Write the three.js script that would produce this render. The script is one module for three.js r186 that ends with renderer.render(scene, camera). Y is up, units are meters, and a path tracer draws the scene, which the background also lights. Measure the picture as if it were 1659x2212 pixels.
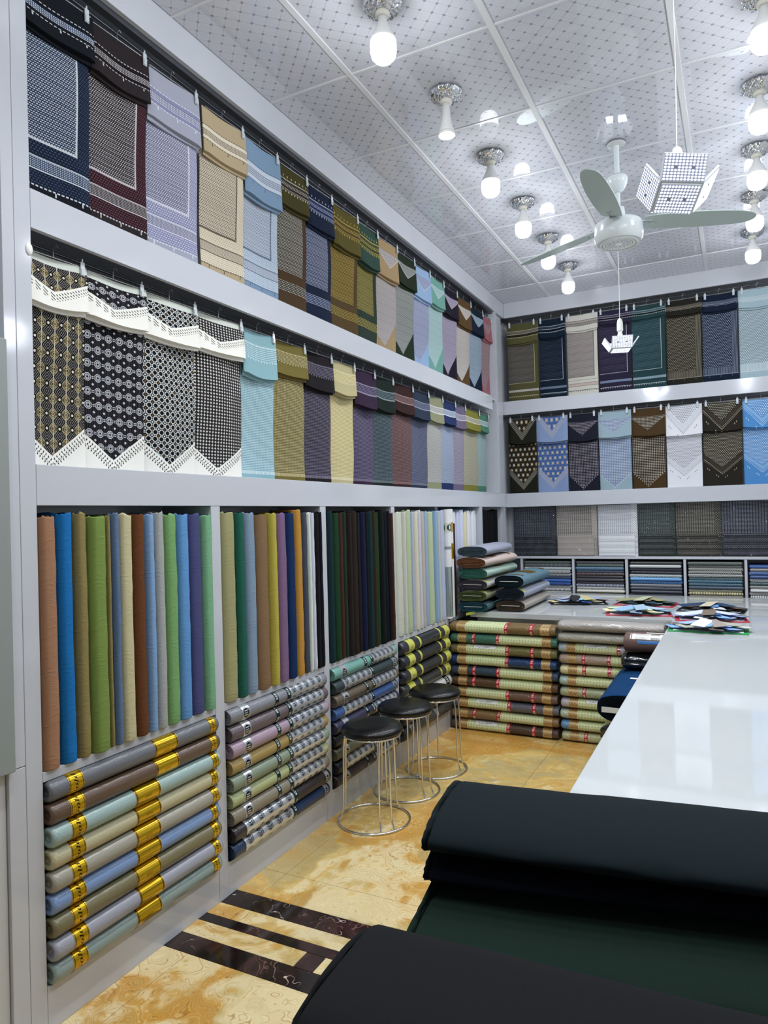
import * as THREE from 'three';
import { RoundedBoxGeometry } from 'three/addons/geometries/RoundedBoxGeometry.js';
import { RectAreaLightUniformsLib } from 'three/addons/lights/RectAreaLightUniformsLib.js';
import { mergeGeometries } from 'three/addons/utils/BufferGeometryUtils.js';

// ---------------------------------------------------------------- camera, light, exposure
const scene = new THREE.Scene();
scene.background = new THREE.Color(0x050506);
const camera = new THREE.PerspectiveCamera(72.07, 1659 / 2212, 0.05, 40);
camera.position.set(1.7764, 1.4325, 5.9023);
camera.rotation.order = 'YXZ';
camera.rotation.set(0.00654, 0.46776, -0.02539);
const renderer = new THREE.WebGLRenderer();
renderer.toneMapping = THREE.LinearToneMapping;
renderer.toneMappingExposure = 0.82;
renderer.shadowMap.enabled = true;
const BULB_CD = 2.35, PANEL_CD = 1.7, BULB_UP = 0.17;              // candela of one ceiling bulb / one pendant panel lamp
const BULB_COLOR = new THREE.Color(0.92, 0.96, 1.0), PANEL_COLOR = new THREE.Color(0.82, 0.88, 1.0);

RectAreaLightUniformsLib.init();

// ---------------------------------------------------------------- helpers
const TAU = Math.PI * 2;
function rng(seed) { let a = seed >>> 0; return () => { a = (a + 0x6d2b79f5) | 0; let t = Math.imul(a ^ (a >>> 15), 1 | a); t = (t + Math.imul(t ^ (t >>> 7), 61 | t)) ^ t; return ((t ^ (t >>> 14)) >>> 0) / 4294967296; }; }
const R0 = rng(7);
const PERM = new Uint8Array(512), GV = new Float32Array(256);
{ const r = rng(99); const p = [...Array(256).keys()]; for (let i = 255; i > 0; i--) { const j = Math.floor(r() * (i + 1)); [p[i], p[j]] = [p[j], p[i]]; } for (let i = 0; i < 512; i++) PERM[i] = p[i & 255]; for (let i = 0; i < 256; i++) GV[i] = r() * 2 - 1; }
function vnoise(x, y) {
  const xi = Math.floor(x), yi = Math.floor(y), fx = x - xi, fy = y - yi, u = fx * fx * fx * (fx * (fx * 6 - 15) + 10), v = fy * fy * fy * (fy * (fy * 6 - 15) + 10), X = xi & 255, Y = yi & 255, X1 = (X + 1) & 255, Y1 = (Y + 1) & 255;
  const a = GV[PERM[X + PERM[Y]]], b = GV[PERM[X1 + PERM[Y]]], c = GV[PERM[X + PERM[Y1]]], d = GV[PERM[X1 + PERM[Y1]]];
  return a + u * (b - a) + v * (c - a + u * (a - b - c + d));
}
function fbm(x, y, n) { let s = 0, a = 0.5; for (let i = 0; i < n; i++) { s += a * vnoise(x, y); x = x * 2.03 + 17.1; y = y * 2.03 - 9.7; a *= 0.5; } return s; }
const hex = (h) => [(h >> 16) & 255, (h >> 8) & 255, h & 255];
const mixc = (a, b, t) => [a[0] + (b[0] - a[0]) * t, a[1] + (b[1] - a[1]) * t, a[2] + (b[2] - a[2]) * t];
const clamp = (x, a = 0, b = 1) => Math.min(b, Math.max(a, x));
const sstep = (a, b, x) => { const t = clamp((x - a) / (b - a)); return t * t * (3 - 2 * t); };
function pixelTex(w, h, fn, { srgb = true, repeat = true } = {}) {           // fn(x, y) with y upwards -> [r, g, b] 0..255
  const d = new Uint8Array(w * h * 4);
  for (let y = 0, i = 0; y < h; y++) for (let x = 0; x < w; x++, i += 4) { const c = fn(x, y); d[i] = c[0]; d[i + 1] = c[1]; d[i + 2] = c[2]; d[i + 3] = 255; }
  const t = new THREE.DataTexture(d, w, h);
  t.magFilter = THREE.LinearFilter; t.minFilter = THREE.LinearMipmapLinearFilter; t.generateMipmaps = true;
  t.wrapS = t.wrapT = repeat ? THREE.RepeatWrapping : THREE.ClampToEdgeWrapping;
  if (srgb) t.colorSpace = THREE.SRGBColorSpace;
  t.needsUpdate = true; return t;
}
function canvasTex(w, h, draw, { repeat = true } = {}) {
  const c = document.createElement('canvas'); c.width = w; c.height = h; const g = c.getContext('2d'); draw(g, w, h);
  const t = new THREE.CanvasTexture(c); t.colorSpace = THREE.SRGBColorSpace; t.wrapS = t.wrapT = repeat ? THREE.RepeatWrapping : THREE.ClampToEdgeWrapping; return t;
}
const css = (h) => '#' + h.toString(16).padStart(6, '0');
const used = new Map();
function numbered(n) { const k = used.get(n) || 0; used.set(n, k + 1); return k ? n + '_' + String(k).padStart(3, '0') : n; }
function sh(o) { o.castShadow = o.receiveShadow = true; return o; }
function part(parent, name, geo, mat, label) { const m = sh(new THREE.Mesh(geo, mat)); m.name = name; if (label) m.userData.label = label; parent.add(m); return m; }
function thing(name, label, category, pos = [0, 0, 0], turn = 0, group) {
  const o = new THREE.Group(); o.name = numbered(name); o.position.set(...pos); o.rotation.y = turn; o.userData = { label, category }; if (group) o.userData.group = group; scene.add(o); return o;
}
function structure(name, geo, mat) { const o = geo ? sh(new THREE.Mesh(geo, mat)) : new THREE.Group(); o.name = name; o.userData.kind = 'structure'; scene.add(o); return o; }
function box(x0, x1, y0, y1, z0, z1, r = 0.0015) {
  const w = x1 - x0, h = y1 - y0, d = z1 - z0;
  const g = r > 0 && Math.min(w, h, d) > 2.2 * r ? new RoundedBoxGeometry(w, h, d, 1, r) : new THREE.BoxGeometry(w, h, d);
  g.translate((x0 + x1) / 2, (y0 + y1) / 2, (z0 + z1) / 2); return g;
}
function tube(pts, r, seg = 24, rad = 7, closed = false) { return new THREE.TubeGeometry(new THREE.CatmullRomCurve3(pts.map((p) => new THREE.Vector3(...p)), closed, 'centripetal'), seg, r, rad, closed); }
function rod(a, b, r, n = 8) {
  const A = new THREE.Vector3(...a), B = new THREE.Vector3(...b), g = new THREE.CylinderGeometry(r, r, A.distanceTo(B), n);
  g.applyQuaternion(new THREE.Quaternion().setFromUnitVectors(new THREE.Vector3(0, 1, 0), B.clone().sub(A).normalize())); g.translate((A.x + B.x) / 2, (A.y + B.y) / 2, (A.z + B.z) / 2); return g;
}
const lathe = (pts, n = 32) => new THREE.LatheGeometry(pts.map((p) => new THREE.Vector2(...p)), n);
const merge = (l) => mergeGeometries(l.map((g) => (g.index ? g.toNonIndexed() : g)), false);

// ---------------------------------------------------------------- materials
const clothBump = pixelTex(256, 256, (x, y) => { const v = 128 + 46 * Math.sin(x * TAU / 4) * Math.sin(y * TAU / 4) + 50 * (R0() - 0.5); return [v, v, v]; }, { srgb: false });
const matCache = new Map();
function M(color, roughness = 0.6, extra = {}) {
  const key = color + '|' + roughness + '|' + JSON.stringify(Object.keys(extra).map((k) => [k, extra[k]?.uuid ?? extra[k]]));
  if (!matCache.has(key)) { const C = Object.keys(extra).some((k) => /clearcoat|sheen|transmission|thickness|ior|iridescence/.test(k)) ? THREE.MeshPhysicalMaterial : THREE.MeshStandardMaterial; matCache.set(key, new C({ color, roughness, ...extra })); }
  return matCache.get(key);
}
const cloth = (color, extra = {}) => M(color, 0.92, { sheen: 0, specularIntensity: 0.35, bumpMap: clothBump, bumpScale: 0.0006, ...extra });
const filmBump = pixelTex(512, 512, (x, y) => { const u = x / 512 * TAU, c = Math.cos(u) * 0.9, s = Math.sin(u) * 0.9, w = Math.cos(y / 512 * TAU) * 1.3, z = Math.sin(y / 512 * TAU) * 1.3, a = vnoise(c * 4 + w * 5 + 30, s * 4 + z * 5), b = 1 - Math.abs(vnoise(c * 7 + z * 6 + 9, s * 7 + w * 6 + 40)), v = 90 + 70 * a + 90 * Math.pow(b, 6); return [v, v, v]; }, { srgb: false });
const creaseBump = pixelTex(512, 512, (x, y) => { const u = x / 512 * TAU, w = y / 512 * TAU, c = Math.cos(u), s = Math.sin(u), z = Math.cos(w + c * 0.5), q = Math.sin(w + c * 0.5), b = 1 - Math.abs(vnoise(c * 1.2 + z * 7 + 20, s * 1.2 + q * 7 + 50)), v = 70 + 130 * Math.pow(b, 5) * (0.5 + 0.5 * vnoise(c * 2 + 70, s * 2 + q * 2)) + 34 * (R0() - 0.5); return [v, v, v]; }, { srgb: false });
const wrapped = (color, extra = {}) => M(color, 0.27, { bumpMap: filmBump, bumpScale: 0.0035, ...extra });      // cloth inside clear film
const laminate = M(0xc1c4cb, 0.1);
const chrome = M(0xe4e6ea, 0.12, { metalness: 1 }), steel = M(0xb9bcc0, 0.28, { metalness: 1 }), darkSteel = M(0x5c5f66, 0.4, { metalness: 1 });
const whitePlastic = M(0xe9e9e4, 0.35), clearClip = M(0xc3cbd0, 0.18, { clearcoat: 1 });
const film = new THREE.MeshPhysicalMaterial({ color: 0xffffff, roughness: 0.04, transmission: 1, thickness: 0, ior: 1.45, specularIntensity: 0.6 });

// ---------------------------------------------------------------- room shell
const CEIL = 3.246, BACKZ = -0.34, LEFTX = -0.30, RIGHTX = 2.75, FRONTZ = 7.1;
const paint = M(0xc4c6c8, 0.6);
structure('wall_left', box(LEFTX - 0.1, LEFTX, 0, CEIL + 0.14, BACKZ - 0.1, FRONTZ + 0.1, 0), paint);
structure('wall_back', box(LEFTX, RIGHTX, 0, CEIL + 0.14, BACKZ - 0.1, BACKZ, 0), paint);
structure('wall_right', box(RIGHTX, RIGHTX + 0.1, 0, CEIL + 0.14, BACKZ - 0.1, FRONTZ + 0.1, 0), paint);
structure('wall_front', box(LEFTX, RIGHTX, 0, CEIL + 0.14, FRONTZ, FRONTZ + 0.1, 0), paint);
{ // floor: onyx tiles with dark marble borders, each piece its own mesh
  const floor = structure('floor');
  part(floor, 'screed', box(LEFTX, RIGHTX, -0.08, -0.012, BACKZ, FRONTZ, 0), M(0xa08a5c, 0.8));
  const EX = 2.05, EZ = 3.9;                                               // metres covered by the texture
  const onyx = pixelTex(2048, 2048, (px, py) => {
    const x = px / 2048 * EX, y = py / 2048 * EZ;
    const wx = fbm(x * 1.9 + 3.1, y * 1.9 + 1.7, 4), wy = fbm(x * 1.9 - 8.2, y * 1.9 + 5.9, 4);
    const X = x * 1.5 + 1.35 * wx, Y = y * 1.5 + 1.35 * wy;
    const v = fbm(X, Y, 5), q = fbm(X * 1.2 + 40, Y * 1.2 - 11, 4), fine = fbm(x * 24, y * 24, 3), mid = fbm(x * 7 + wx * 3 + 70, y * 7 + wy * 3, 3);
    const band = v * 15 + fine * 0.5 + mid * 0.9, s = band - Math.floor(band), id = Math.floor(band);
    const busy = 0.3 + 0.7 * sstep(-0.14, 0.08, q), line = (sstep(0.0, 0.05, s) * (1 - sstep(0.05, 0.17, s)) + 0.45 * sstep(0.3, 0.36, s) * (1 - sstep(0.36, 0.46, s))) * (0.2 + 0.8 * busy);
    let c = mixc(hex(0xdabd78), hex(0xc49d55), clamp(0.5 + mid * 1.3 + fine * 0.5));
    const pick = ((id * 37) % 5 + 5) % 5;                                   // each contour layer keeps its own tint
    c = mixc(c, [hex(0xcb9238), hex(0xdcc68a), hex(0xb5a672), hex(0xd5ac58), hex(0xc29c50)][pick], 0.34);
    c = mixc(c, hex(0xb5873f), s * 0.3 * busy); c = mixc(c, hex(0xe8d6a2), sstep(0.55, 1, 1 - s) * 0.22);
    c = mixc(c, hex(0xc68a35), sstep(0.02, 0.26, q * 0.5 + mid * 0.6 + v * 0.35) * 0.5);
    c = mixc(c, hex(0xaea47c), sstep(0.05, 0.3, -q * 0.7 + mid * 0.4) * 0.55);
    c = mixc(c, hex(0xeee3c2), sstep(0.13, 0.3, wx * 0.75 - mid * 0.35 + fine * 0.16) * 0.6);
    c = mixc(c, hex(0x966629), line * 0.6);
    const s2 = (band * 3.1 + 50) % 1, l2 = sstep(0, 0.14, s2) * (1 - sstep(0.14, 0.34, s2)) * busy;
    return mixc(c, hex(0xefe0b4), l2 * 0.34);
  });
  const dark = pixelTex(1024, 512, (px, py) => {
    const x = px / 1024 * 1.2, y = py / 512 * 0.6, wx = fbm(x * 5, y * 5, 4), wy = fbm(x * 5 + 9, y * 5 - 4, 4);
    const n = fbm(x * 7 + wx * 2, y * 7 + wy * 2, 5), r1 = Math.abs(fbm(x * 3.2 + wx * 1.1, y * 3.2 + wy * 1.1, 4)), r2 = Math.abs(fbm(x * 11 + wx * 2.4 + 30, y * 11 + wy * 2.4, 3));
    let c = mixc(hex(0x17100f), hex(0x3a2422), clamp(0.4 + n * 1.4));
    c = mixc(c, hex(0x8a6a60), (1 - sstep(0.004, 0.022, r2)) * sstep(0.0, 0.22, n + 0.1) * 0.7);
    return mixc(c, hex(0xd8c8bc), (1 - sstep(0.002, 0.012, r1)) * sstep(-0.06, 0.14, wy));
  });
  const onyxM = M(0xffffff, 0.13, { map: onyx }), darkM = M(0xffffff, 0.12, { map: dark });
  const put = (name, x0, x1, z0, z1, m, offU = 0, offV = 0) => {
    const g = box(x0 + 0.0008, x1 - 0.0008, -0.012, 0, z0 + 0.0008, z1 - 0.0008, 0.0006), p = g.attributes.position, uv = g.attributes.uv;
    for (let i = 0; i < p.count; i++) m === darkM ? uv.setXY(i, p.getX(i) / 1.2 + offU, p.getZ(i) / 0.6 + offV) : uv.setXY(i, p.getX(i) / EX + offU, p.getZ(i) / EZ - 0.34 + offV);
    part(floor, name, g, m);
  };
  const xs = [-0.3, 0.105, 0.725, 1.345, 1.965, 2.75], zs = [-0.34, 0.45, 1.07, 1.69, 2.31, 2.93, 3.55];
  for (let i = 0; i + 1 < xs.length; i++) for (let j = 0; j + 1 < zs.length; j++) put('onyx_tile', xs[i], xs[i + 1], zs[j], zs[j + 1], onyxM);
  const rowsZ = [[3.55, 3.73, 0], [3.73, 3.826, 1], [3.826, 3.902, 0], [3.902, 3.948, 1], [3.948, 4.03, 2], [4.03, 4.12, 1], [4.12, 4.74, 0], [4.74, 5.36, 0], [5.36, 5.98, 0], [5.98, 7.1, 0]];
  rowsZ.forEach(([z0, z1, kind], k) => {
    if (kind === 0) for (let i = 0; i + 1 < xs.length; i++) put('onyx_tile', xs[i], xs[i + 1], z0, z1, onyxM);
    if (kind === 1) [-0.3, 0.308, 0.91, 1.51, 2.11, 2.75].forEach((x, i, a) => i + 1 < a.length && put('dark_marble_strip', x, a[i + 1], z0, z1, darkM, k * 0.37 + i * 0.21, k * 0.29));
    if (kind === 2) { const cut = [-0.3, 0.463, 0.536, 1.063, 1.136, 1.663, 1.736, 2.75]; for (let i = 0; i + 1 < cut.length; i++) put(i % 2 ? 'dark_marble_inset' : 'onyx_strip', cut[i], cut[i + 1], z0, z1, i % 2 ? darkM : onyxM, i % 2 ? 0.4 : 0); }
  });
}
{ // ceiling: glossy printed panels in a grid of metal strips
  const ceil = structure('ceiling');
  part(ceil, 'slab', box(LEFTX, RIGHTX, CEIL + 0.04, CEIL + 0.14, BACKZ, FRONTZ, 0), M(0x8c8c8c, 0.9));
  const print = pixelTex(512, 512, (px, py) => {
    const n = 9, u = px / 512 * n, v = py / 512 * n, a = u + v, b = u - v, da = Math.abs(a - Math.round(a)), db = Math.abs(b - Math.round(b));
    const edge = Math.min(px, 511 - px, py, 511 - py);
    let c = hex(0xc9cad3);
    if (edge > 12) {
      const l = Math.min(da, db), nd = Math.max(da, db);
      if (l < 0.028) c = hex(0xaeb0b9);
      if (da + db < 0.15) c = hex(0x8f9199);
      else if (nd > 0.1 && l < 0.06 && l >= 0.028) c = hex(0xd2d4dc);
    }
    return c;
  });
  const panelM = new THREE.MeshPhysicalMaterial({ color: 0xffffff, map: print, roughness: 0.6, specularIntensity: 0.25, clearcoat: 1, clearcoatRoughness: 0.03 });
  const xs = [0.0, 0.398, 0.998, 1.598, 2.198, 2.75], zs = [0, 0.381, 0.981, 1.581, 2.181, 2.781, 3.381, 3.981, 4.581, 5.181, 5.781, 6.381, 7.1];
  for (let i = 0; i + 1 < xs.length; i++) for (let j = 0; j + 1 < zs.length; j++) {
    const g = box(xs[i] + 0.002, xs[i + 1] - 0.002, CEIL, CEIL + 0.012, zs[j] + 0.002, zs[j + 1] - 0.002, 0.001), p = g.attributes.position, uv = g.attributes.uv;
    for (let k = 0; k < p.count; k++) uv.setXY(k, (p.getX(k) - 0.398) / 0.6, (p.getZ(k) - 0.381) / 0.6);
    part(ceil, 'ceiling_panel', g, panelM);
  }
  part(ceil, 'ceiling_rim', box(LEFTX, 0, CEIL, CEIL + 0.012, BACKZ, FRONTZ, 0), laminate); part(ceil, 'ceiling_rim', box(0, RIGHTX, CEIL, CEIL + 0.012, BACKZ, 0, 0), laminate);
  const bar = M(0xd4d5d8, 0.35);
  for (const x of xs.slice(1, -1)) part(ceil, 'grid_bar', box(x - 0.012, x + 0.012, CEIL - 0.004, CEIL + 0.004, 0, FRONTZ, 0.001), bar);
  for (const z of zs.slice(1, -1)) for (let i = 0; i + 1 < xs.length; i++) part(ceil, 'grid_bar', box(xs[i] + (i ? 0.012 : 0), xs[i + 1] - 0.012, CEIL - 0.003, CEIL + 0.004, z - 0.005, z + 0.005, 0.0008), bar);
}

// ---------------------------------------------------------------- built-in shelving
const S1B = 2.28, S1T = 2.393, S2B = 1.489, S2T = 1.606, CORN = 3.118, DECK = 0.732;
const BAYS = [[3.83, 4.565], [3.057, 3.779], [2.296, 3.007], [1.50, 2.251], [0.76, 1.455], [0.20, 0.698]];
{
  const u = thing('wall_shelving', 'built-in pale grey laminate shelving running along the long wall', 'shelving');
  const Z1 = 4.617;
  part(u, 'cornice', box(-0.02, 0, CORN, CEIL, 0, Z1), laminate);
  part(u, 'fascia', box(-0.018, 0, S1B, S1T, 0.37, 4.565), laminate); part(u, 'fascia', box(-0.018, 0, S2B, S2T, 0.11, 4.565), laminate);
  part(u, 'shelf_board', box(-0.29, -0.018, S1T - 0.02, S1T - 0.002, 0.245, 4.565), laminate); part(u, 'shelf_board', box(-0.29, -0.018, S2T - 0.02, S2T - 0.002, 0.245, 4.565), laminate);
  part(u, 'shelf_board', box(-0.29, -0.018, S2B, S2B + 0.018, 0.0, 4.565), laminate);
  part(u, 'back_board', box(-0.26, -0.242, 0, S2B, 0.0, 4.565, 0), laminate);
  part(u, 'end_post', box(-0.29, 0, 0, CEIL - 0.002, 4.566, 4.617), laminate); part(u, 'end_post', box(-0.29, -0.001, 0.77, CEIL - 0.002, 4.6175, 4.654), laminate); part(u, 'end_post', box(-0.29, -0.001, 0, 0.768, 4.6175, 4.668), laminate);
  part(u, 'end_panel', box(-0.29, -0.0005, S2T, CORN - 0.001, 0.225, 0.245), laminate); part(u, 'corner_post', box(-0.29, -0.03, S2T, CORN - 0.001, 0.151, 0.224), laminate); part(u, 'corner_post', box(-0.29, -0.022, 0, CORN - 0.001, 0.021, 0.15), laminate);
  for (const [a, b] of [[3.779, 3.83], [3.007, 3.057], [2.251, 2.296], [0.698, 0.76]]) part(u, 'divider', box(-0.24, 0, 0, S2B - 0.001, a, b), laminate);
  part(u, 'divider', box(-0.24, 0, 0, DECK, 1.455, 1.5), laminate); part(u, 'divider', box(-0.24, -0.06, DECK, S2B - 0.001, 1.455, 1.5), laminate);
  for (const [a, b] of BAYS) { part(u, 'bolt_deck', box(-0.24, -0.001, DECK - 0.028, DECK, a + 0.0005, b - 0.0005), laminate); part(u, 'kick_panel', box(-0.02, -0.001, 0, 0.126, a + 0.0005, b - 0.0005), laminate); part(u, 'roll_deck', box(-0.24, -0.02, 0.108, 0.126, a + 0.0005, b - 0.0005), laminate); }
  for (const [y, x] of [[3.088, -0.062], [2.262, -0.07]]) part(u, 'hanging_rail', rod([x, y, 0.25], [x, y, 4.56], 0.0045, 10), darkSteel);
  part(u, 'rail_channel', box(-0.05, -0.021, 3.10, 3.13, 0.25, 4.56, 0), M(0x55575e, 0.4, { metalness: 0.6 }));
  part(u, 'light_switch', new THREE.SphereGeometry(0.016, 16, 12).scale(0.35, 1.1, 0.7).translate(0.001, 2.215, 4.573), whitePlastic);
}
{
  const u = thing('wall_shelving', 'built-in pale grey laminate shelving with cubbies on the end wall', 'shelving');
  const X0 = -0.05, X1 = 2.74;
  part(u, 'cornice', box(0.0005, X1, CORN, CEIL, -0.02, 0), laminate);
  part(u, 'fascia', box(X0, X1, S1B + 0.003, S1T + 0.004, -0.018, 0), laminate); part(u, 'fascia', box(X0, X1, S2B - 0.003, S2T - 0.003, -0.018, 0), laminate);
  part(u, 'shelf_board', box(X0, X1, S1T - 0.018, S1T - 0.002, -0.33, -0.018), laminate); part(u, 'shelf_board', box(X0, X1, S2T - 0.022, S2T - 0.004, -0.33, -0.018), laminate); part(u, 'shelf_board', box(X0, X1, S2B - 0.003, S2B + 0.014, -0.33, -0.018), laminate);
  part(u, 'shelf_board', box(X0, X1, 1.044, 1.064, -0.33, 0.0), laminate); part(u, 'shelf_board', box(X0, X1, 0.70, 0.722, -0.33, 0.0), laminate);
  part(u, 'back_board', box(X0, X1, 1.064, S2B - 0.003, -0.16, -0.142, 0), laminate); part(u, 'back_board', box(X0, X1, 0, 1.044, -0.32, -0.302, 0), laminate);
  part(u, 'side_panel', box(X0 - 0.02, X0 - 0.0005, 0, CORN - 0.001, -0.33, 0.019), laminate);
  for (const [a, b] of [[0.09, 0.108], [0.525, 0.544], [0.946, 0.967], [1.377, 1.397], [1.798, 1.817], [2.22, 2.24]]) part(u, 'divider', box(a, b, 0.7225, 1.0435, -0.30, -0.002), laminate);
  part(u, 'kick_panel', box(X0, X1, 0, 0.6995, -0.02, -0.002), laminate);
  for (const y of [3.098, 2.262]) part(u, 'hanging_rail', rod([X0, y, -0.062], [X1, y, -0.062], 0.0045, 10), darkSteel);
}
structure('trim_1', box(-0.299, -0.012, 0, 0.769, 4.67, 5.4, 0.002), paint);
{ const b = thing('wall_board', 'plain grey-green board fixed to the wall beside the shelving post', 'board', [0, 0.77, 4.66]);
  part(b, 'panel', box(-0.299, 0.02, 0, 1.17, 0, 0.6, 0.004), M(0x8d9592, 0.45));
}

// ---------------------------------------------------------------- ceiling lamps, fan, pendant lamps
function pointLight(parent, x, y, z, cd, color, radius) { const l = new THREE.PointLight(color, cd, 0, 2); l.position.set(x, y, z); l.castShadow = true; l.shadow.radius = radius; parent.add(l); return l; }
function downLight(parent, y, cd) { const l = new THREE.SpotLight(BULB_COLOR, cd, 0, 1.2, 1, 2); l.position.set(0, y, 0); l.target.position.set(0, y - 1, 0); l.castShadow = true; l.shadow.radius = 2; parent.add(l); parent.add(l.target); }   // the dome throws most of its light downwards
const glow = new THREE.MeshStandardMaterial({ color: 0xffffff, emissive: new THREE.Color(0.95, 0.98, 1), emissiveIntensity: 5, roughness: 0.4 });
function rosetteGeo() {
  const nr = 16, nt = 96, pos = [], idx = [];
  for (let i = 0; i <= nr; i++) for (let j = 0; j <= nt; j++) {
    const s = i / nr, a = j / nt * TAU, sc = 1 + 0.05 * Math.abs(Math.sin(a * 6)) * s;
    const rr = (0.02 + 0.048 * s) * sc, base = -0.034 * Math.sqrt(Math.max(0, 1 - s * s * 0.97));
    const orn = 0.004 * Math.sin(a * 12 + (i % 3) * 1.6) * Math.sin(s * 15) + 0.0035 * vnoise(rr * Math.cos(a) * 260 + 50, rr * Math.sin(a) * 260 + 50);
    pos.push(rr * Math.cos(a), Math.min(0, base + orn), rr * Math.sin(a));
  }
  for (let i = 0; i < nr; i++) for (let j = 0; j < nt; j++) { const a = i * (nt + 1) + j, b = a + nt + 1; idx.push(a, a + 1, b, b, a + 1, b + 1); }
  const g = new THREE.BufferGeometry(); g.setAttribute('position', new THREE.Float32BufferAttribute(pos, 3)); g.setIndex(idx); g.computeVertexNormals(); return g;
}
const lampGeo = {
  rosette: rosetteGeo(), collar: lathe([[0.001, -0.03], [0.024, -0.03], [0.026, -0.036], [0.024, -0.048], [0.019, -0.052], [0.001, -0.052]]),
  housing: lathe([[0.001, -0.05], [0.0155, -0.05], [0.016, -0.066], [0.021, -0.078], [0.036, -0.108], [0.0445, -0.128], [0.045, -0.135], [0.001, -0.135]]),
  dome: lathe([[0.001, -0.135], [0.045, -0.135], [0.047, -0.15], [0.0465, -0.175], [0.042, -0.192], [0.031, -0.204], [0.016, -0.2095], [0.0005, -0.211]]),
  spotBody: lathe([[0.001, -0.05], [0.015, -0.05], [0.0165, -0.07], [0.018, -0.1], [0.022, -0.13], [0.033, -0.165], [0.036, -0.178], [0.001, -0.178]]),
  spotFace: lathe([[0.034, -0.178], [0.0345, -0.182], [0.03, -0.1845], [0.0005, -0.1855]]), spotRim: lathe([[0.0335, -0.176], [0.037, -0.177], [0.0375, -0.184], [0.0345, -0.1855]])
};
const sockM = M(0xdedcd0, 0.45), houseM = M(0xe4e4e2, 0.4);
function bulbLamp(x, z, label, group, spot) {
  const t = thing(spot ? 'spot_ceiling_lamp' : 'bulb_ceiling_lamp', label, 'ceiling lamp', [x, CEIL - 0.004, z], 0, group);
  part(t, 'rosette', lampGeo.rosette, chrome, 'ornate chrome ceiling rose'); part(t, 'socket', lampGeo.collar, sockM);
  if (spot) { part(t, 'reflector_body', lampGeo.spotBody, houseM); part(t, 'rim', lampGeo.spotRim, whitePlastic); part(t, 'light_face', lampGeo.spotFace, glow); downLight(t, -0.2, BULB_CD); }
  else { part(t, 'bulb_body', lampGeo.housing, houseM); part(t, 'bulb_dome', lampGeo.dome, glow); pointLight(t, 0, -0.172, 0, BULB_CD * BULB_UP, BULB_COLOR, 2); downLight(t, -0.225, BULB_CD); }
}
const ord = ['first', 'second', 'third', 'fourth', 'fifth', 'sixth', 'seventh', 'eighth', 'ninth', 'tenth', 'eleventh', 'twelfth', 'thirteenth', 'fourteenth', 'fifteenth', 'sixteenth', 'seventeenth', 'eighteenth'];
[0.681, 1.281, 1.881, 2.481, 3.081, 3.681, 4.281, 4.881, 5.481].forEach((z, i) => bulbLamp(0.698, z, i === 4 ? 'flat-faced white spot lamp on chrome rose in row beside long shelving' : `white LED bulb on chrome rose beside long shelving, ${ord[i]} from end wall`, 'lamps in the row beside the long shelving', i === 4));
[0.681, 1.281, 1.881, 2.481, 3.081, 3.681, 4.281, 4.881].forEach((z, i) => bulbLamp(1.898, z, `white LED bulb on chrome rose over the counter, ${ord[i]} from end wall`, 'lamps in the row over the counter'));
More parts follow.
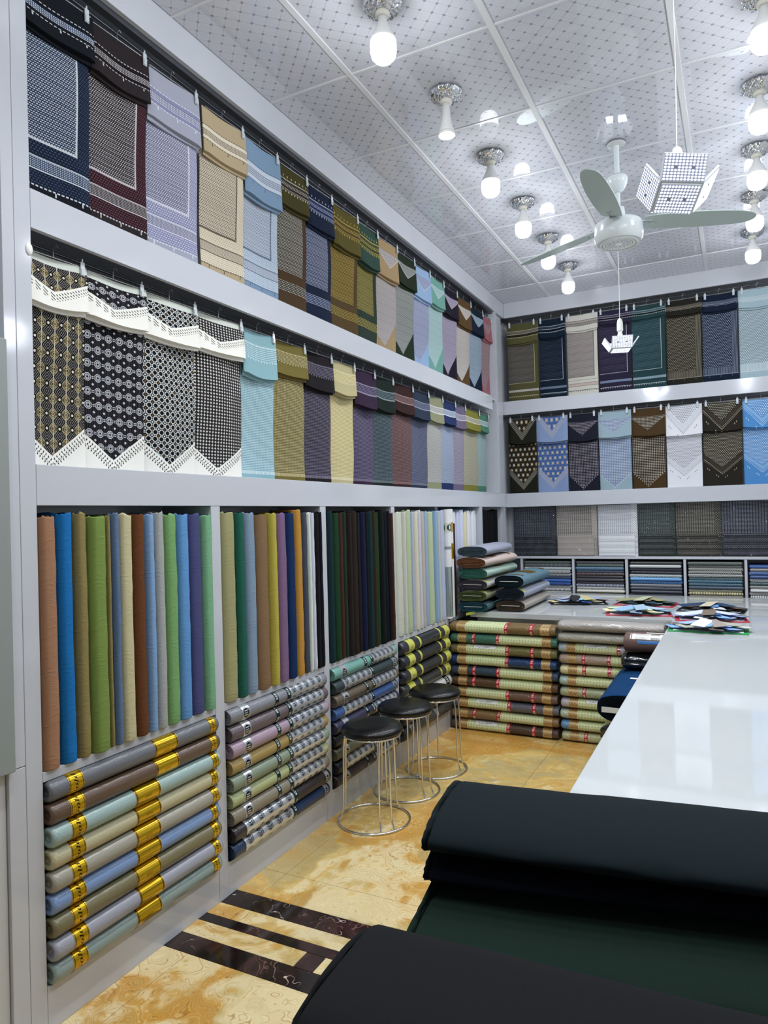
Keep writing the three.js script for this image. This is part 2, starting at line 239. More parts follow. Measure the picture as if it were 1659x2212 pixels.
{ // ceiling fan
  const f = thing('ceiling_fan', 'white three-blade ceiling fan hanging from a rod over the aisle', 'ceiling fan', [1.28, CEIL - 0.004, 2.281]);
  const w = M(0xdfe6e8, 0.25), bladeM = M(0xb9c9c6, 0.42), y = (v) => v - CEIL;
  part(f, 'ceiling_plate', lathe([[0.001, 0], [0.045, 0], [0.04, -0.012], [0.001, -0.014]]), M(0xcfd2d2, 0.3));
  part(f, 'downrod', rod([0, 0, 0], [0, y(2.86), 0], 0.0125, 16), w);
  part(f, 'canopy_cup', lathe([[0.014, y(3.085)], [0.046, y(3.08)], [0.05, y(3.065)], [0.046, y(3.04)], [0.03, y(3.012)], [0.014, y(3.0)]], 40), w);
  part(f, 'motor_neck', lathe([[0.013, y(2.93)], [0.03, y(2.925)], [0.034, y(2.885)], [0.034, y(2.85)]], 32), w);
  part(f, 'motor_housing', lathe([[0.001, y(2.862)], [0.085, y(2.86)], [0.107, y(2.85)], [0.114, y(2.835)], [0.114, y(2.81)], [0.116, y(2.806)], [0.116, y(2.79)], [0.113, y(2.77)], [0.104, y(2.753)], [0.1, y(2.75)], [0.001, y(2.752)]], 56), w);
  const orn = canvasTex(256, 256, (g) => { g.fillStyle = '#dfe0dc'; g.fillRect(0, 0, 256, 256); g.translate(128, 128); g.strokeStyle = '#55575a'; g.lineWidth = 4; for (const r of [118, 96, 62, 30]) { g.beginPath(); g.arc(0, 0, r, 0, TAU); g.stroke(); } for (let k = 0; k < 12; k++) { g.save(); g.rotate(k / 12 * TAU); g.lineWidth = 5; g.beginPath(); g.arc(0, -79, 10, 0, Math.PI * 1.3); g.stroke(); g.beginPath(); g.ellipse(0, -46, 5, 11, 0, 0, TAU); g.stroke(); g.beginPath(); g.moveTo(14, -66); g.quadraticCurveTo(22, -80, 12, -94); g.stroke(); g.restore(); } }, { repeat: false });
  part(f, 'ornament_disc', new THREE.CircleGeometry(0.086, 48).rotateX(Math.PI / 2).translate(0, y(2.7475), 0), M(0xffffff, 0.4, { map: orn }));
  part(f, 'trim_ring', new THREE.TorusGeometry(0.09, 0.0055, 10, 56).rotateX(Math.PI / 2).translate(0, y(2.75), 0), w);
  for (const a of [Math.atan2(-0.66, -0.03), Math.atan2(0.23, 0.58), Math.atan2(0.31, -0.56)]) {
    const s = new THREE.Shape(); s.moveTo(0.115, -0.05); s.bezierCurveTo(0.2, -0.066, 0.36, -0.072, 0.5, -0.058); s.bezierCurveTo(0.6, -0.05, 0.645, -0.03, 0.65, 0.0); s.bezierCurveTo(0.65, 0.03, 0.62, 0.045, 0.56, 0.05); s.bezierCurveTo(0.4, 0.062, 0.22, 0.055, 0.115, 0.04); s.closePath();
    const g = new THREE.ExtrudeGeometry(s, { depth: 0.003, bevelEnabled: true, bevelSize: 0.001, bevelThickness: 0.001, bevelSegments: 1, curveSegments: 12 }); g.rotateX(-Math.PI / 2 - 0.22); g.translate(0, y(2.845), 0); g.rotateY(a);
    const b = part(f, 'blade', g, bladeM);
    part(b, 'screw', merge([[0.145, 0.014], [0.145, -0.016], [0.18, 0]].map(([sx, sz]) => new THREE.SphereGeometry(0.004, 8, 6).translate(sx, y(2.841) - sz * 0.2, sz).rotateY(a))), steel);
    part(f, 'blade_arm', box(0.07, 0.17, y(2.846), y(2.85), -0.022, 0.022, 0.001).applyMatrix4(new THREE.Matrix4().makeRotationY(a)), steel);
  }
}
const ledTex = pixelTex(128, 96, (x, y) => { const n = 12, m = 9, u = x / 128 * n % 1 - 0.5, v = y / 96 * m % 1 - 0.5, i = Math.floor(x / 128 * n), j = Math.floor(y / 96 * m), gap = (i === 3 || i === 8) && (j === 4), d = Math.hypot(u * 0.9, v); const c = gap ? 0.02 : 0.2 + 0.8 * (1 - sstep(0.25, 0.4, d)); return [255 * Math.min(1, c * 0.97), 255 * Math.min(1, c), 255 * Math.min(1, c + 0.05)]; }, { repeat: false });
const ledM = new THREE.MeshStandardMaterial({ color: 0x8a90a0, emissive: new THREE.Color(0.93, 0.97, 1), emissiveIntensity: 5, emissiveMap: ledTex, roughness: 0.4 });
function areaLight(t, T, w, h) { const l = new THREE.RectAreaLight(PANEL_COLOR, PANEL_CD / 5 / (w * h), w, h); T.clone().multiply(new THREE.Matrix4().makeTranslation(0, -0.003, 0)).multiply(new THREE.Matrix4().makeRotationX(-Math.PI / 2)).decompose(l.position, l.quaternion, l.scale); t.add(l); }
function pendant(x, y, z, turn, label, lean = 0) {                             // lean: the head tips towards +z
  const t = thing('pendant_panel_lamp', label, 'pendant lamp', [x, y, z], turn);
  const axis = new THREE.Vector3(1, 0, 0).applyAxisAngle(new THREE.Vector3(0, 1, 0), -turn), TM = new THREE.Matrix4().makeRotationAxis(axis, -lean), top = new THREE.Vector3(0, 0.213, 0).applyMatrix4(TM), H0 = CEIL - y;
  part(t, 'cord', tube([[top.x, H0 - 0.002, top.z], [top.x + 0.002, H0 * 0.6, top.z + 0.002], [top.x, top.y + 0.02, top.z], [top.x * 0.98, top.y - 0.004, top.z * 0.98]], 0.0021, 24, 6), M(0xe6e6e6, 0.5));
  part(t, 'ceiling_cup', lathe([[0.001, H0 - 0.004], [0.022, H0 - 0.005], [0.018, H0 - 0.02], [0.001, H0 - 0.024]], 20).translate(top.x, 0, top.z), whitePlastic);
  const put = (name, g, m, parent = t, label) => part(parent, name, g.applyMatrix4(TM), m, label);
  put('lamp_holder', lathe([[0.004, 0.215], [0.014, 0.205], [0.019, 0.185], [0.02, 0.135], [0.018, 0.13], [0.001, 0.13]], 24), whitePlastic);
  put('housing', lathe([[0.012, 0.132], [0.014, 0.115], [0.022, 0.085], [0.028, 0.05], [0.03, 0.012], [0.001, 0.011]], 24), whitePlastic);
  const plate = (w, h) => box(-w / 2, w / 2, 0.0015, 0.010, -h / 2, h / 2, 0.002), face = (w, h) => new THREE.PlaneGeometry(w, h).rotateX(Math.PI / 2);
  const b = put('center_panel', plate(0.118, 0.118), M(0xdfe3e6, 0.4)); put('led_face', face(0.113, 0.113), ledM, b, 'grid of glowing white LEDs');
  areaLight(t, TM, 0.113, 0.113);
  for (let k = 0; k < 4; k++) {
    const T = new THREE.Matrix4().makeRotationY(k * Math.PI / 2).multiply(new THREE.Matrix4().makeTranslation(0, 0.004, 0.063)).multiply(new THREE.Matrix4().makeRotationX(-0.95)).multiply(new THREE.Matrix4().makeTranslation(0, 0, 0.043));
    const wing = put('wing_panel', plate(0.13, 0.082).applyMatrix4(T), M(0xdfe3e6, 0.4)); put('led_face', face(0.123, 0.076).applyMatrix4(T), ledM, wing, 'grid of glowing white LEDs');
    areaLight(t, TM.clone().multiply(T), 0.123, 0.076);
  }
}
pendant(1.625, 2.40, 3.52, 0.34, 'folding LED panel lamp hanging on a white cord beside the fan', 0.38);
pendant(1.103, 2.485, 1.052, 0.28, 'folding LED panel lamp hanging on a cord before the end wall');

// ---------------------------------------------------------------- hanging shawls
// texture: 256 px = width; body uses v 0..0.76 (640 px), folded top uses 0.77..1 (190 px)
const TW = 256, BH = 640, TH = 840, FY0 = 650;
const zig = (x, p = 12, a = 4) => Math.abs(((x / p) % 1) - 0.5) * 2 * a;
function dots(x, y, p, base, dot, accent) {
  const r = Math.floor(y / (p * 0.82)), fx = (((x + (r & 1) * p / 2) % p) + p) % p / p, fy = (y / (p * 0.82)) % 1;
  if (fx < 0.56 && fy < 0.52) return dot; if (accent && fx >= 0.56 && fx < 0.74 && fy < 0.5) return accent; return base;
}
function gridDots(x, y, p, base, dot) { const fx = (x / p) % 1, fy = (y / p) % 1; return fx < 0.62 && fy < 0.5 ? dot : base; }
const dye = (v) => { const c = hex(v), l = 0.3 * c[0] + 0.59 * c[1] + 0.11 * c[2]; return c.map((x) => (x + (l - x) * 0.18) * 0.95); };
const H = (o) => Object.fromEntries(Object.entries(o).map(([k, v]) => [k, typeof v === 'number' && k.length === 1 ? dye(v) : v]));
const dash = (x, p = 14, f = 0.6) => (x / p) % 1 < f;
const drop = (x, y, y0, p, w = 3, h = 8) => Math.abs(((x % p) + p) % p - p / 2) < w && y < y0 && y > y0 - h;
// k: b base, d dot, p plain ground, e edge (border), f border dot, a accent
const bodyFn = {
  border(x, y, k) {                                                            // dotted field, dotted borders, check band
    if (y < 26) return drop(x, y, 26, 90, 3, 14) ? k.d : k.p; if (y < 31) return dash(x) ? k.d : k.p;
    if (y < 82) return dots(x, y, 11, k.e, k.f); if (y < 86) return k.d; if (y < 124) return gridDots(x, y, 6, k.b, k.d); if (y < 128) return k.d; if (y < 178) return dots(x, y, 11, k.e, k.f);
    if (y < 184 + zig(x, 9, 3) && x < 206) return k.d;
    if (x > 208) return dots(x, y, 9, k.e, k.f); if (x > 203 - zig(y, 9, 3)) return k.d;
    return dots(x, y, 9, k.b, k.d, k.a);
  },
  plainborder(x, y, k) {
    if (y < 72) return k.e; if (y < 122) return dots(x, y, 11, k.b, k.d); if (y < 168) return k.e; if (x > 214) return k.e; return dots(x, y, 9, k.b, k.d, k.a);
  },
  vee(x, y, k) { const ax = 108, v = x > ax ? 16 + (x - ax) * 1.25 : 16 + (ax - x) * 0.75; return y > v + zig(x, 14, 6) ? dots(x, y, 8, k.b, k.d, k.a) : k.p; },
  straight(x, y, k) { if (y < 20) return k.p; if (y < 32) return (x / 9) % 1 < 0.5 ? k.d : k.p; return gridDots(x, y, 8, k.b, k.d); },
  straightplain(x, y, k) { if (y < 52) return k.p; return dots(x, y, 7, k.b, k.d, k.a); },
  motif(x, y, k) {
    const ax = 118, v = 32 + Math.abs(x - ax) * 0.76, d = y - v;
    if (d > 0) return k.motif(x, y, k);
    if (d > -9) return k.w; const t = (x > ax ? x : -x) * 0.7 + y * 0.75, band = -d;
    if (band < 48) { const c = ((t % 13) + 13) % 13, q = ((band * 1.0 + c) % 13 + 13) % 13; return (c < 4.2 && q < 8) || (q < 3 && c < 9 && band % 24 < 12) ? k.c : k.w; }
    return k.w;
  },
  frame(x, y, k) {
    if (y < 40) return drop(x, y, 38, 19, 2, 8) ? k.f : k.p; if (y < 44) return k.f; if (y < 76) return k.p; if (y < 80) return k.b; if (y < 100) return ((x + y) % 5 < 2) ? k.d : k.s; if (y < 104) return k.b; if (y < 128) return k.p; if (y < 131) return k.b; if (y < 156) return k.p;
    if (x > 226) return k.p; if (x > 222 || y < 159) return k.f; return (Math.floor(y / 4) & 1) ? dots(x, y, 6, k.b, k.d) : k.b;
  },
  stripeborder(x, y, k) {
    if (y < 52) return drop(x, y, 44, 84, 2, 8) ? k.d : k.p; if (y < 56) return k.d; if (y < 112) return (x % 8 < 2.4) ? k.d : k.p; if (x > 212) return (x % 8 < 2.4) ? k.d : k.p; if (y < 116) return k.p; return dots(x, y, 14, k.b, k.d);
  },
  diamonds(x, y, k) {
    const ax = 128, v = 30 + Math.abs(x - ax) * 1.15, d = y - v;
    if (d < 0) return k.p; if (d < 60) { const q = ((d % 12) + 12) % 12, s = ((y * 0.9 + (x > ax ? x : -x)) % 14 + 14) % 14; return s < 6 && q < 8 ? k.d : k.p; }
    const cx = x / 42, cy = y / 48, i = Math.floor(cy), fx = (cx + (i & 1) * 0.5) % 1 - 0.5, fy = cy % 1 - 0.5, m = Math.abs(fx) * 1.15 + Math.abs(fy);
    if (m < 0.33) { const pick = (Math.floor(cx + (i & 1) * 0.5) * 7 + i * 5) % 4; return m > 0.24 ? k.d : [k.d, k.f, k.e, k.a][pick]; }
    const gx = (x / 21) % 1 - 0.5, gy = (y / 24) % 1 - 0.5; return Math.abs(gx) + Math.abs(gy) < 0.24 ? k.c : k.b;
  },
  gridvee(x, y, k) { const ax = 118, v = 22 + Math.abs(x - ax) * (x > ax ? 0.92 : 1.0); return y > v ? gridDots(x, y, 14, k.b, k.d) : (y > v - 16 && drop(x, y + 400 - v, 400, 16, 2.4, 10)) ? k.d : k.p; },
  chevron(x, y, k) {
    const ax = 124, v = 150 + Math.abs(x - ax) * 0.95, d = y - v;
    if (d > 0) return dots(x, y, 13, k.b, k.d); if (d > -6) return k.p; if (d > -34) return k.e; if (d > -40) return k.p; if (d > -66) { const q = (-d - 40) % 13; return q < 5 && ((x + y) % 8 < 5) ? k.d : k.p; }
    if (d < -96 && d > -106 && Math.abs((x % 60) - 30) < 9 && Math.abs((x % 60) - 30) > 3) return k.d; return k.p;
  },
  package(x, y, k) {
    if (y < 22) return k.p; const yy = y - 22;
    if (yy < 190) { const m = yy % 58; if (m < 3 || (m > 36 && m < 39)) return dash(x, 10) ? k.d : k.p; if (m < 30) return k.t === 2 ? ((Math.abs((x % 26) - 13) + Math.abs(m - 16)) % 13 < 5 ? k.f : k.p) : dots(x, y, 12, k.p, k.d); return k.p; }
    if (yy < 198) return k.p; if (x > 222) return dots(x, y, 15, k.p, k.d); return gridDots(x, y, 13, k.b, k.d);
  }
};
const flapFn = {                                                              // y 0..190, 0 = folded bottom edge
  band(x, y, k) { if (y < 52) return drop(x, y, 50, 88, 3, 12) ? k.d : k.p; if (y < 56) return dash(x) ? k.d : k.p; if (y < 70) return k.h; if (y < 98) return gridDots(x, y, 7, k.b, k.d); if (y < 112) return k.h; if (y < 116) return dash(x) ? k.d : k.p; return k.p; },
  threeband(x, y, k) { if (y < 58) return k.p; if (y < 76) return drop(x, y, 76, 22, 2.5, 10) ? k.d : k.p; if (y < 86) return dots(x, y, 9, k.b, k.d); if (y < 96) return k.b; if (y < 116) return dots(x, y, 10, k.b, k.d); if (y < 126) return k.b; if (y < 132) return dash(x, 10) ? k.d : k.p; return drop(x, y, 150, 30, 2.5, 10) ? k.d : k.p; },
  vee(x, y, k) { const v = 62 + Math.abs(x - 128) * 0.55; return y > v && y < 138 ? dots(x, y, 8, k.b, k.d, k.a) : (y <= v && y > v - 5 && dash(x, 12) ? k.d : k.p); },
  wideband(x, y, k) { if (y < 66) return k.p; if (y < 74) return drop(x, y, 74, 20, 2.4, 8) ? k.d : k.p; if (y < 128) return gridDots(x, y, 8, k.b, k.d); if (y < 136) return (x / 9) % 1 < 0.5 ? k.d : k.p; return k.p; },
  lineband(x, y, k) { if (y < 66) return k.p; if (y < 72) return k.d; if (y < 112) return gridDots(x, y, 8, k.b, k.d); if (y < 118) return k.d; return k.p; },
  motif(x, y, k) { if (y > 158) return k.w2; const v = 62 + Math.abs(x - 110) * 0.36, d = y - v; if (d > 0) return k.motif(x, y, k); if (d > -8) return k.w; if (d > -40) { const c = ((x * 0.8 + y) % 13 + 13) % 13, q = ((-d + c) % 13 + 13) % 13; return c < 4.2 && q < 8 ? k.c : k.w; } return k.w; },
  frame(x, y, k) { if (y < 50) return k.p; if (y < 60) return drop(x, y, 60, 17, 2, 8) ? k.f : k.p; if (y < 63) return k.f; if (y < 88) return k.e; if (y < 92) return k.f; if (y < 118) return ((x + y) % 5 < 2) ? k.d : k.b; if (y < 122) return k.f; return k.p; },
  stripeborder(x, y, k) { if (y < 66) return drop(x, y, 62, 70, 2, 9) ? k.d : k.p; if (y < 70) return k.d; if (y < 78) return k.p; if (y < 82) return k.d; if (y < 116) return dots(x, y, 9, k.p, k.d); return k.p; },
  diamonds(x, y, k) { return bodyFn.diamonds(x, y * 1.0 + 4, k); },
  gridvee(x, y, k) { const v = 40 + Math.abs(x - 122) * 0.62; return y > v && y < 132 ? gridDots(x, y, 10, k.b, k.d) : k.p; },
  chevron(x, y, k) { return bodyFn.chevron(x, y + 84, k); }
};
const oct = (u, v) => Math.max(Math.abs(u), Math.abs(v), (Math.abs(u) + Math.abs(v)) * 0.72);
const motifs = {
  medallion(x, y, k) {                                                         // gold octagons on a dark lattice
    const cw = 50, ch = 50, i = Math.floor(x / cw), fx = (x % cw) - cw / 2, fy = (((y + i * 0) % ch) + ch) % ch - ch / 2, o = oct(fx, fy * 0.95);
    if (o < 16) return o > 14 || (o > 10 && o < 12) || (o > 5.5 && o < 7.5) || o < 2 ? k.g : (Math.abs(fx) < 1.5 ? k.g : k.b);
    const gx = cw / 2 - Math.abs(fx), o2 = Math.hypot(gx, fy); if (Math.abs(fy) < 9 && gx < 9) return o2 < 4.5 ? k.d : k.k;
    if (Math.abs(fx) < 2) return k.d; const l = (gx + Math.abs(ch / 2 - Math.abs(fy)) * 0.8) % 8; return l < 3 ? k.l : k.k;
  },
  rings(x, y, k) {
    const cw = 43, ch = 50, fx = (x % cw) - cw / 2, fy = ((y % ch) + ch) % ch - ch / 2, o = oct(fx, fy); if (o < 14.5) { const q = Math.abs(fx) + Math.abs(fy); return o > 11.5 || (o < 9.5 && q > 9) || (q > 5 && q < 8.5 && o < 9) ? k.d : k.k; }
    const gx = cw / 2 - Math.abs(fx), gy = ch / 2 - Math.abs(fy); if (gx + gy < 6) return k.d; if (gx < 4.5 && Math.abs(fy) < 5) return (Math.abs(fy) < 1.2) ? k.k : k.d; if (Math.abs(fx) < 1) return k.l; return ((x % 7) < 1.2 ? k.l : k.k);
  },
  loops(x, y, k) {
    const c = 26, fx = (x % c) - c / 2, fy = ((y % c) + c) % c - c / 2, r = Math.hypot(Math.abs(fx) - c / 2, Math.abs(fy) - c / 2), r2 = Math.hypot(fx, fy);
    if (Math.abs(fx) + Math.abs(fy) < 5) return (Math.floor(x / c) + Math.floor(y / c)) % 2 ? k.g : k.d; if (r > 8.5 && r < 11.5) return k.d; if (r < 4) return k.k; if (r2 > 8 && r2 < 10) return k.d; return k.k;
  },
  check(x, y, k) { const c = 14, fx = (x % c) - c / 2, fy = ((y % c) + c) % c - c / 2, q = Math.abs(fx) + Math.abs(fy), i = (Math.floor(x / c) + Math.floor(y / c)) & 1; return q < 5.4 ? k.d : (i && q > 9 ? k.l : (Math.abs(fx) < 1.4 ? k.l : k.k)); }
};
function shawlTex(kind, flap, K) {
  const k = { ...H(K), motif: K.motif };
  for (const c of ['e', 'f', 's', 'w', 'c', 'l', 'g', 'k', 'a']) k[c] ??= { e: k.p, f: k.d, s: k.d, w: hex(0xe9e7df), c: hex(0x2a2826), l: hex(0x6e6862), g: hex(0xb9a06a), k: hex(0x0b0a0d) }[c];
  k.w2 = hex(0xcfd4cb); k.h ??= k.e;
  return pixelTex(TW, TH, (x, y) => (y < BH + 4 ? bodyFn[kind](x, y, k) : flapFn[flap](x, Math.max(0, y - FY0), k)), { repeat: false });
}
function clothBox(w, h, t, nx, ny, zf, v0, v1, taper = () => 1) {
  const g = new THREE.BoxGeometry(w, h, t, nx, ny, 1), p = g.attributes.position, uv = g.attributes.uv;
  for (let i = 0; i < p.count; i++) {
    const fx = p.getX(i) / w + 0.5, fy = p.getY(i) / h + 0.5, e = Math.sqrt(Math.max(0.04, 1 - Math.pow(Math.abs(2 * fx - 1), 8)));
    const [dx, dy, dz] = zf(fx, fy);
    p.setXYZ(i, fx * w + dx, fy * h + dy, p.getZ(i) * e * taper(fx, fy) + dz); uv.setXY(i, clamp(fx, 0.003, 0.997), v0 + clamp(fy, 0.003, 0.997) * (v1 - v0));
  }
  g.computeVertexNormals(); return g;
}
const clipGeo = merge([box(-0.008, 0.008, -0.022, 0.022, 0, 0.004, 0.0012), box(-0.0065, 0.0065, -0.02, 0.0, 0.004, 0.0065, 0.001), box(-0.0025, 0.0025, 0.018, 0.032, 0, 0.003, 0.0008)]);
const hookGeo = tube([[0, 0, 0], [0, 0.02, 0], [0.003, 0.034, 0.001], [0.01, 0.041, 0.002], [0.016, 0.034, 0.002]], 0.0014, 16, 5);
let shawlSeed = 11;
function shawl(origin, turn, w, hTop, hFlap, label, group, kind, flap, K, twoClips) {   // origin: lower left corner, seen from the room
  const r = rng(shawlSeed++), t = thing('hanging_shawl', label, 'shawl', origin, turn, group), ph = r() * 6, am = 0.003 + r() * 0.004, tilt = (r() - 0.5) * 0.02;
  const m = new THREE.MeshPhysicalMaterial({ map: shawlTex(kind, flap, K), roughness: 0.85, specularIntensity: 0.3, bumpMap: clothBump, bumpScale: 0.0004 });
  const bodyH = hTop - 0.05, lean = (fx) => 0.012 * fx;
  part(t, 'shawl_body', clothBox(w * 0.985, bodyH, 0.01, 12, 18, (fx, fy) => [0, 0, lean(fx) + am * Math.sin(fx * 5 + ph + fy * 2.2) + 0.004 * Math.sin(fy * 7 + ph) + 0.01 * fy], 0, BH / TH), m, 'long panel of woven cloth');
  const fh = hTop - hFlap, sag = 0.006 + r() * 0.008, bulge = 0.6 + r() * 0.8, wide = w * (1.0 + 0.035 * r());
  part(t, 'folded_top', clothBox(wide, fh, 0.013, 12, 10, (fx, fy) => [0, hFlap + tilt * (fx - 0.5) * (1 - fy) - sag * Math.sin(fx * Math.PI) * (1 - fy) - 0.006 * Math.sin(fx * Math.PI) * fy, 0.022 + lean(fx) + 0.008 * (1 - fy) + 0.003 * Math.sin(fx * 6 + ph)], FY0 / TH, (FY0 + 188) / TH, (fx, fy) => 1 + bulge * Math.pow(1 - fy, 3)), m, 'folded-over top of the cloth');
  part(t, 'fold_layer', clothBox(wide * 0.96, 0.03, 0.008, 10, 3, (fx, fy) => [0.004, hFlap - 0.012 - sag * Math.sin(fx * Math.PI), 0.022 + lean(fx)], (FY0 + 4) / TH, (FY0 + 34) / TH), m);
  const top = hTop + 0.002, z0 = 0.03;
  part(t, 'hanger_bar', rod([0.01, top - 0.004, z0 + 0.002], [w * 0.97, top - 0.004, z0 + 0.012], 0.0016, 6), steel);
  part(t, 'hanger_hook', hookGeo.clone().translate(w * 0.48, top, z0 - 0.006), steel);
  for (const fx of twoClips ? [0.1, 0.9] : [0.9]) part(t, 'clip', clipGeo.clone().translate(w * fx, top - 0.012, z0 + lean(fx) + 0.0035), clearClip, 'pale plastic clip');
}
const V = (kind, flap, K, text) => ({ kind, flap, K, text });
const row1 = [
  V('border', 'band', { b: 0x14305e, d: 0xd3dade, p: 0x10151d, e: 0x0f1a30, f: 0x3b4f74, a: 0x9a7f62, h: 0x10141c }, 'navy dotted shawl with white check band and black folded top'),
  V('border', 'band', { b: 0x2b2226, d: 0xcfc7ca, p: 0x2b2426, e: 0x2e121b, f: 0x74434f, h: 0x17131a }, 'maroon-bordered dotted shawl with dark brown folded top'),
  V('border', 'band', { b: 0x75789a, d: 0xe2e3ee, p: 0xa9adbf, e: 0x8d90b8, f: 0xd6d7ec }, 'lilac-grey dotted shawl with pale lilac folded top'),
  V('border', 'band', { b: 0xe0d1b6, d: 0x6a5b4c, p: 0xc0aa82, e: 0xe9dcc2, f: 0xcdb490 }, 'cream shawl with brown dashes and tan folded top'),
  V('border', 'band', { b: 0xccd7e4, d: 0x61728f, p: 0x7d9dbd, e: 0xc7d6e4, f: 0x8fa8c2 }, 'sky-blue shawl with slate dashes and sky-blue folded top'),
  V('plainborder', 'threeband', { b: 0x332c22, d: 0xd2ccbc, p: 0x474017, e: 0x50391f }, 'brown-bordered white-dotted shawl with olive folded top'),
  V('plainborder', 'threeband', { b: 0x1d2f60, d: 0xc4cad8, p: 0x13203c, e: 0x13213f }, 'royal navy shawl with white dots and navy folded top'),
  V('plainborder', 'threeband', { b: 0x54431a, d: 0xcdac48, p: 0x59501a, e: 0x56401f }, 'gold-dotted brown shawl with olive folded top'),
  V('plainborder', 'threeband', { b: 0x37422a, d: 0xcdb749, p: 0x2c4a3e, e: 0x29392f }, 'gold-dotted green shawl with dark green folded top'),
  V('vee', 'vee', { b: 0x8d8380, d: 0xd8d1cf, p: 0xa88b5f }, 'tan pointed shawl with fine grey dots'),
  V('vee', 'vee', { b: 0x545c58, d: 0xd3d5d0, p: 0x1d2d1a }, 'bottle-green pointed shawl with fine white dots'),
  V('vee', 'vee', { b: 0x737ba6, d: 0xcdd3e2, p: 0x8fb0d8 }, 'light blue pointed shawl with lavender dots'),
  V('vee', 'vee', { b: 0x79aaa8, d: 0xd6e6e6, p: 0x69a596 }, 'mint pointed shawl with fine white dots'),
  V('vee', 'vee', { b: 0x7c7590, d: 0xcfc2d4, p: 0x1d1728, a: 0x9a6f92 }, 'black-violet pointed shawl with mauve dots'),
  V('vee', 'vee', { b: 0xa29992, d: 0xe2ddd3, p: 0x60421f, a: 0xb88f92 }, 'chestnut pointed shawl with pale beige dots'),
  V('vee', 'vee', { b: 0x64879f, d: 0xc3d0da, p: 0x122138, a: 0xa88ab0 }, 'dark navy pointed shawl with steel-blue dots'),
  V('vee', 'vee', { b: 0x84626a, d: 0xcbaeb2, p: 0xaa626b }, 'dusty pink pointed shawl hanging next to the corner post')];
const row2 = [
  V('motif', 'motif', { d: 0xe6dfcc, p: 0xe9e7df, b: 0x1f1810, g: 0xd2c08e, l: 0x8d8780, motif: motifs.medallion }, 'gold medallion shawl with white pointed border'),
  V('motif', 'motif', { d: 0xcfd0d6, p: 0xe9e7df, b: 0x15131a, l: 0x3a3640, motif: motifs.rings }, 'black shawl with white ring medallions and white border'),
  V('motif', 'motif', { d: 0xdfe3e2, p: 0xe9e7df, b: 0x15131a, g: 0x7a5520, motif: motifs.loops }, 'black and white looped shawl with small brown diamonds'),
  V('motif', 'motif', { d: 0xd8d4cf, p: 0xe9e7df, b: 0x15131a, l: 0x4a4444, motif: motifs.check }, 'black and white houndstooth shawl with white pointed border'),
  V('straight', 'wideband', { b: 0x74aabb, d: 0xdcebee, p: 0x86b6c0 }, 'aqua shawl with fine white dashes'),
  V('straight', 'wideband', { b: 0x685a28, d: 0xd6ca92, p: 0x75672b }, 'olive-gold shawl with cream dashes'),
  V('straight', 'wideband', { b: 0x221c2c, d: 0x8f889e, p: 0x1a151b }, 'aubergine-black shawl with grey dashes'),
  V('straight', 'wideband', { b: 0xb7a562, d: 0xece3b8, p: 0xbcae7c }, 'butter-cream shawl with pale dashes'),
  V('straight', 'lineband', { b: 0x352c52, d: 0x8f869c, p: 0x33203a }, 'plum shawl with violet dashes'),
  V('straight', 'lineband', { b: 0x1f2f42, d: 0x7f9090, p: 0x13221d }, 'forest-black shawl with grey-blue dashes'),
  V('straight', 'lineband', { b: 0x4d2e36, d: 0x9f807c, p: 0x351c19 }, 'chocolate shawl with rust dashes'),
  V('straight', 'lineband', { b: 0x363f63, d: 0x8c92a2, p: 0x26354a }, 'slate-blue shawl with grey dashes'),
  V('straightplain', 'lineband', { b: 0x8c8d8a, d: 0xd9d9d3, p: 0x8b8d6a }, 'pale grey shawl with sage folded top'),
  V('straightplain', 'lineband', { b: 0x6a7ea2, d: 0xd3d8e0, p: 0x203264 }, 'white-dotted blue shawl with royal blue hem'),
  V('straightplain', 'lineband', { b: 0x736b84, d: 0xc8c2ce, p: 0x6b5e7c }, 'mauve-grey shawl with mauve hem'),
  V('straightplain', 'lineband', { b: 0x8a876c, d: 0xd6d2bd, p: 0x817e2b }, 'beige shawl with mustard-olive hem'),
  V('straightplain', 'lineband', { b: 0x699091, d: 0xccd8d6, p: 0x457e66 }, 'sea-green shawl hanging next to the corner post')];
const back1 = [
  V('frame', 'frame', { b: 0x544f47, d: 0x968d86, p: 0x5d5830, f: 0xc9bf8f, s: 0xd8d2c4, e: 0x2a2a1c }, 'olive-khaki framed shawl in the end-wall corner'),
  V('frame', 'frame', { b: 0x162232, d: 0x475a74, p: 0x0f2338, f: 0xc5ccd2, s: 0x7f8fa8, e: 0x0a1420 }, 'midnight-blue framed shawl with drop trim'),
  V('frame', 'frame', { b: 0x8f857f, d: 0xd3cac1, p: 0xd5d1c4, f: 0x3a3530, s: 0xc9a898, e: 0x9a8f86 }, 'ivory framed shawl with taupe weave'),
  V('frame', 'frame', { b: 0x28233c, d: 0x6c6484, p: 0x2b2740, f: 0xcfc9d4, s: 0x7f9fc0, e: 0x14101c }, 'violet-navy framed shawl behind the pendant lamp'),
  V('frame', 'frame', { b: 0x22434f, d: 0x688c92, p: 0x23444a, f: 0xc9d6d4, s: 0x9fb4c4, e: 0x0f1e22 }, 'deep teal framed shawl with drop trim'),
  V('stripeborder', 'stripeborder', { b: 0x262219, d: 0xa39a84, p: 0x26241e }, 'brown-black shawl with striped border'),
  V('stripeborder', 'stripeborder', { b: 0x18243f, d: 0x98a6bf, p: 0x13213a }, 'navy shawl with pale striped border'),
  V('stripeborder', 'stripeborder', { b: 0x86a3b0, d: 0xdde8ed, p: 0xa8c5d0 }, 'ice-blue shawl with striped border')];
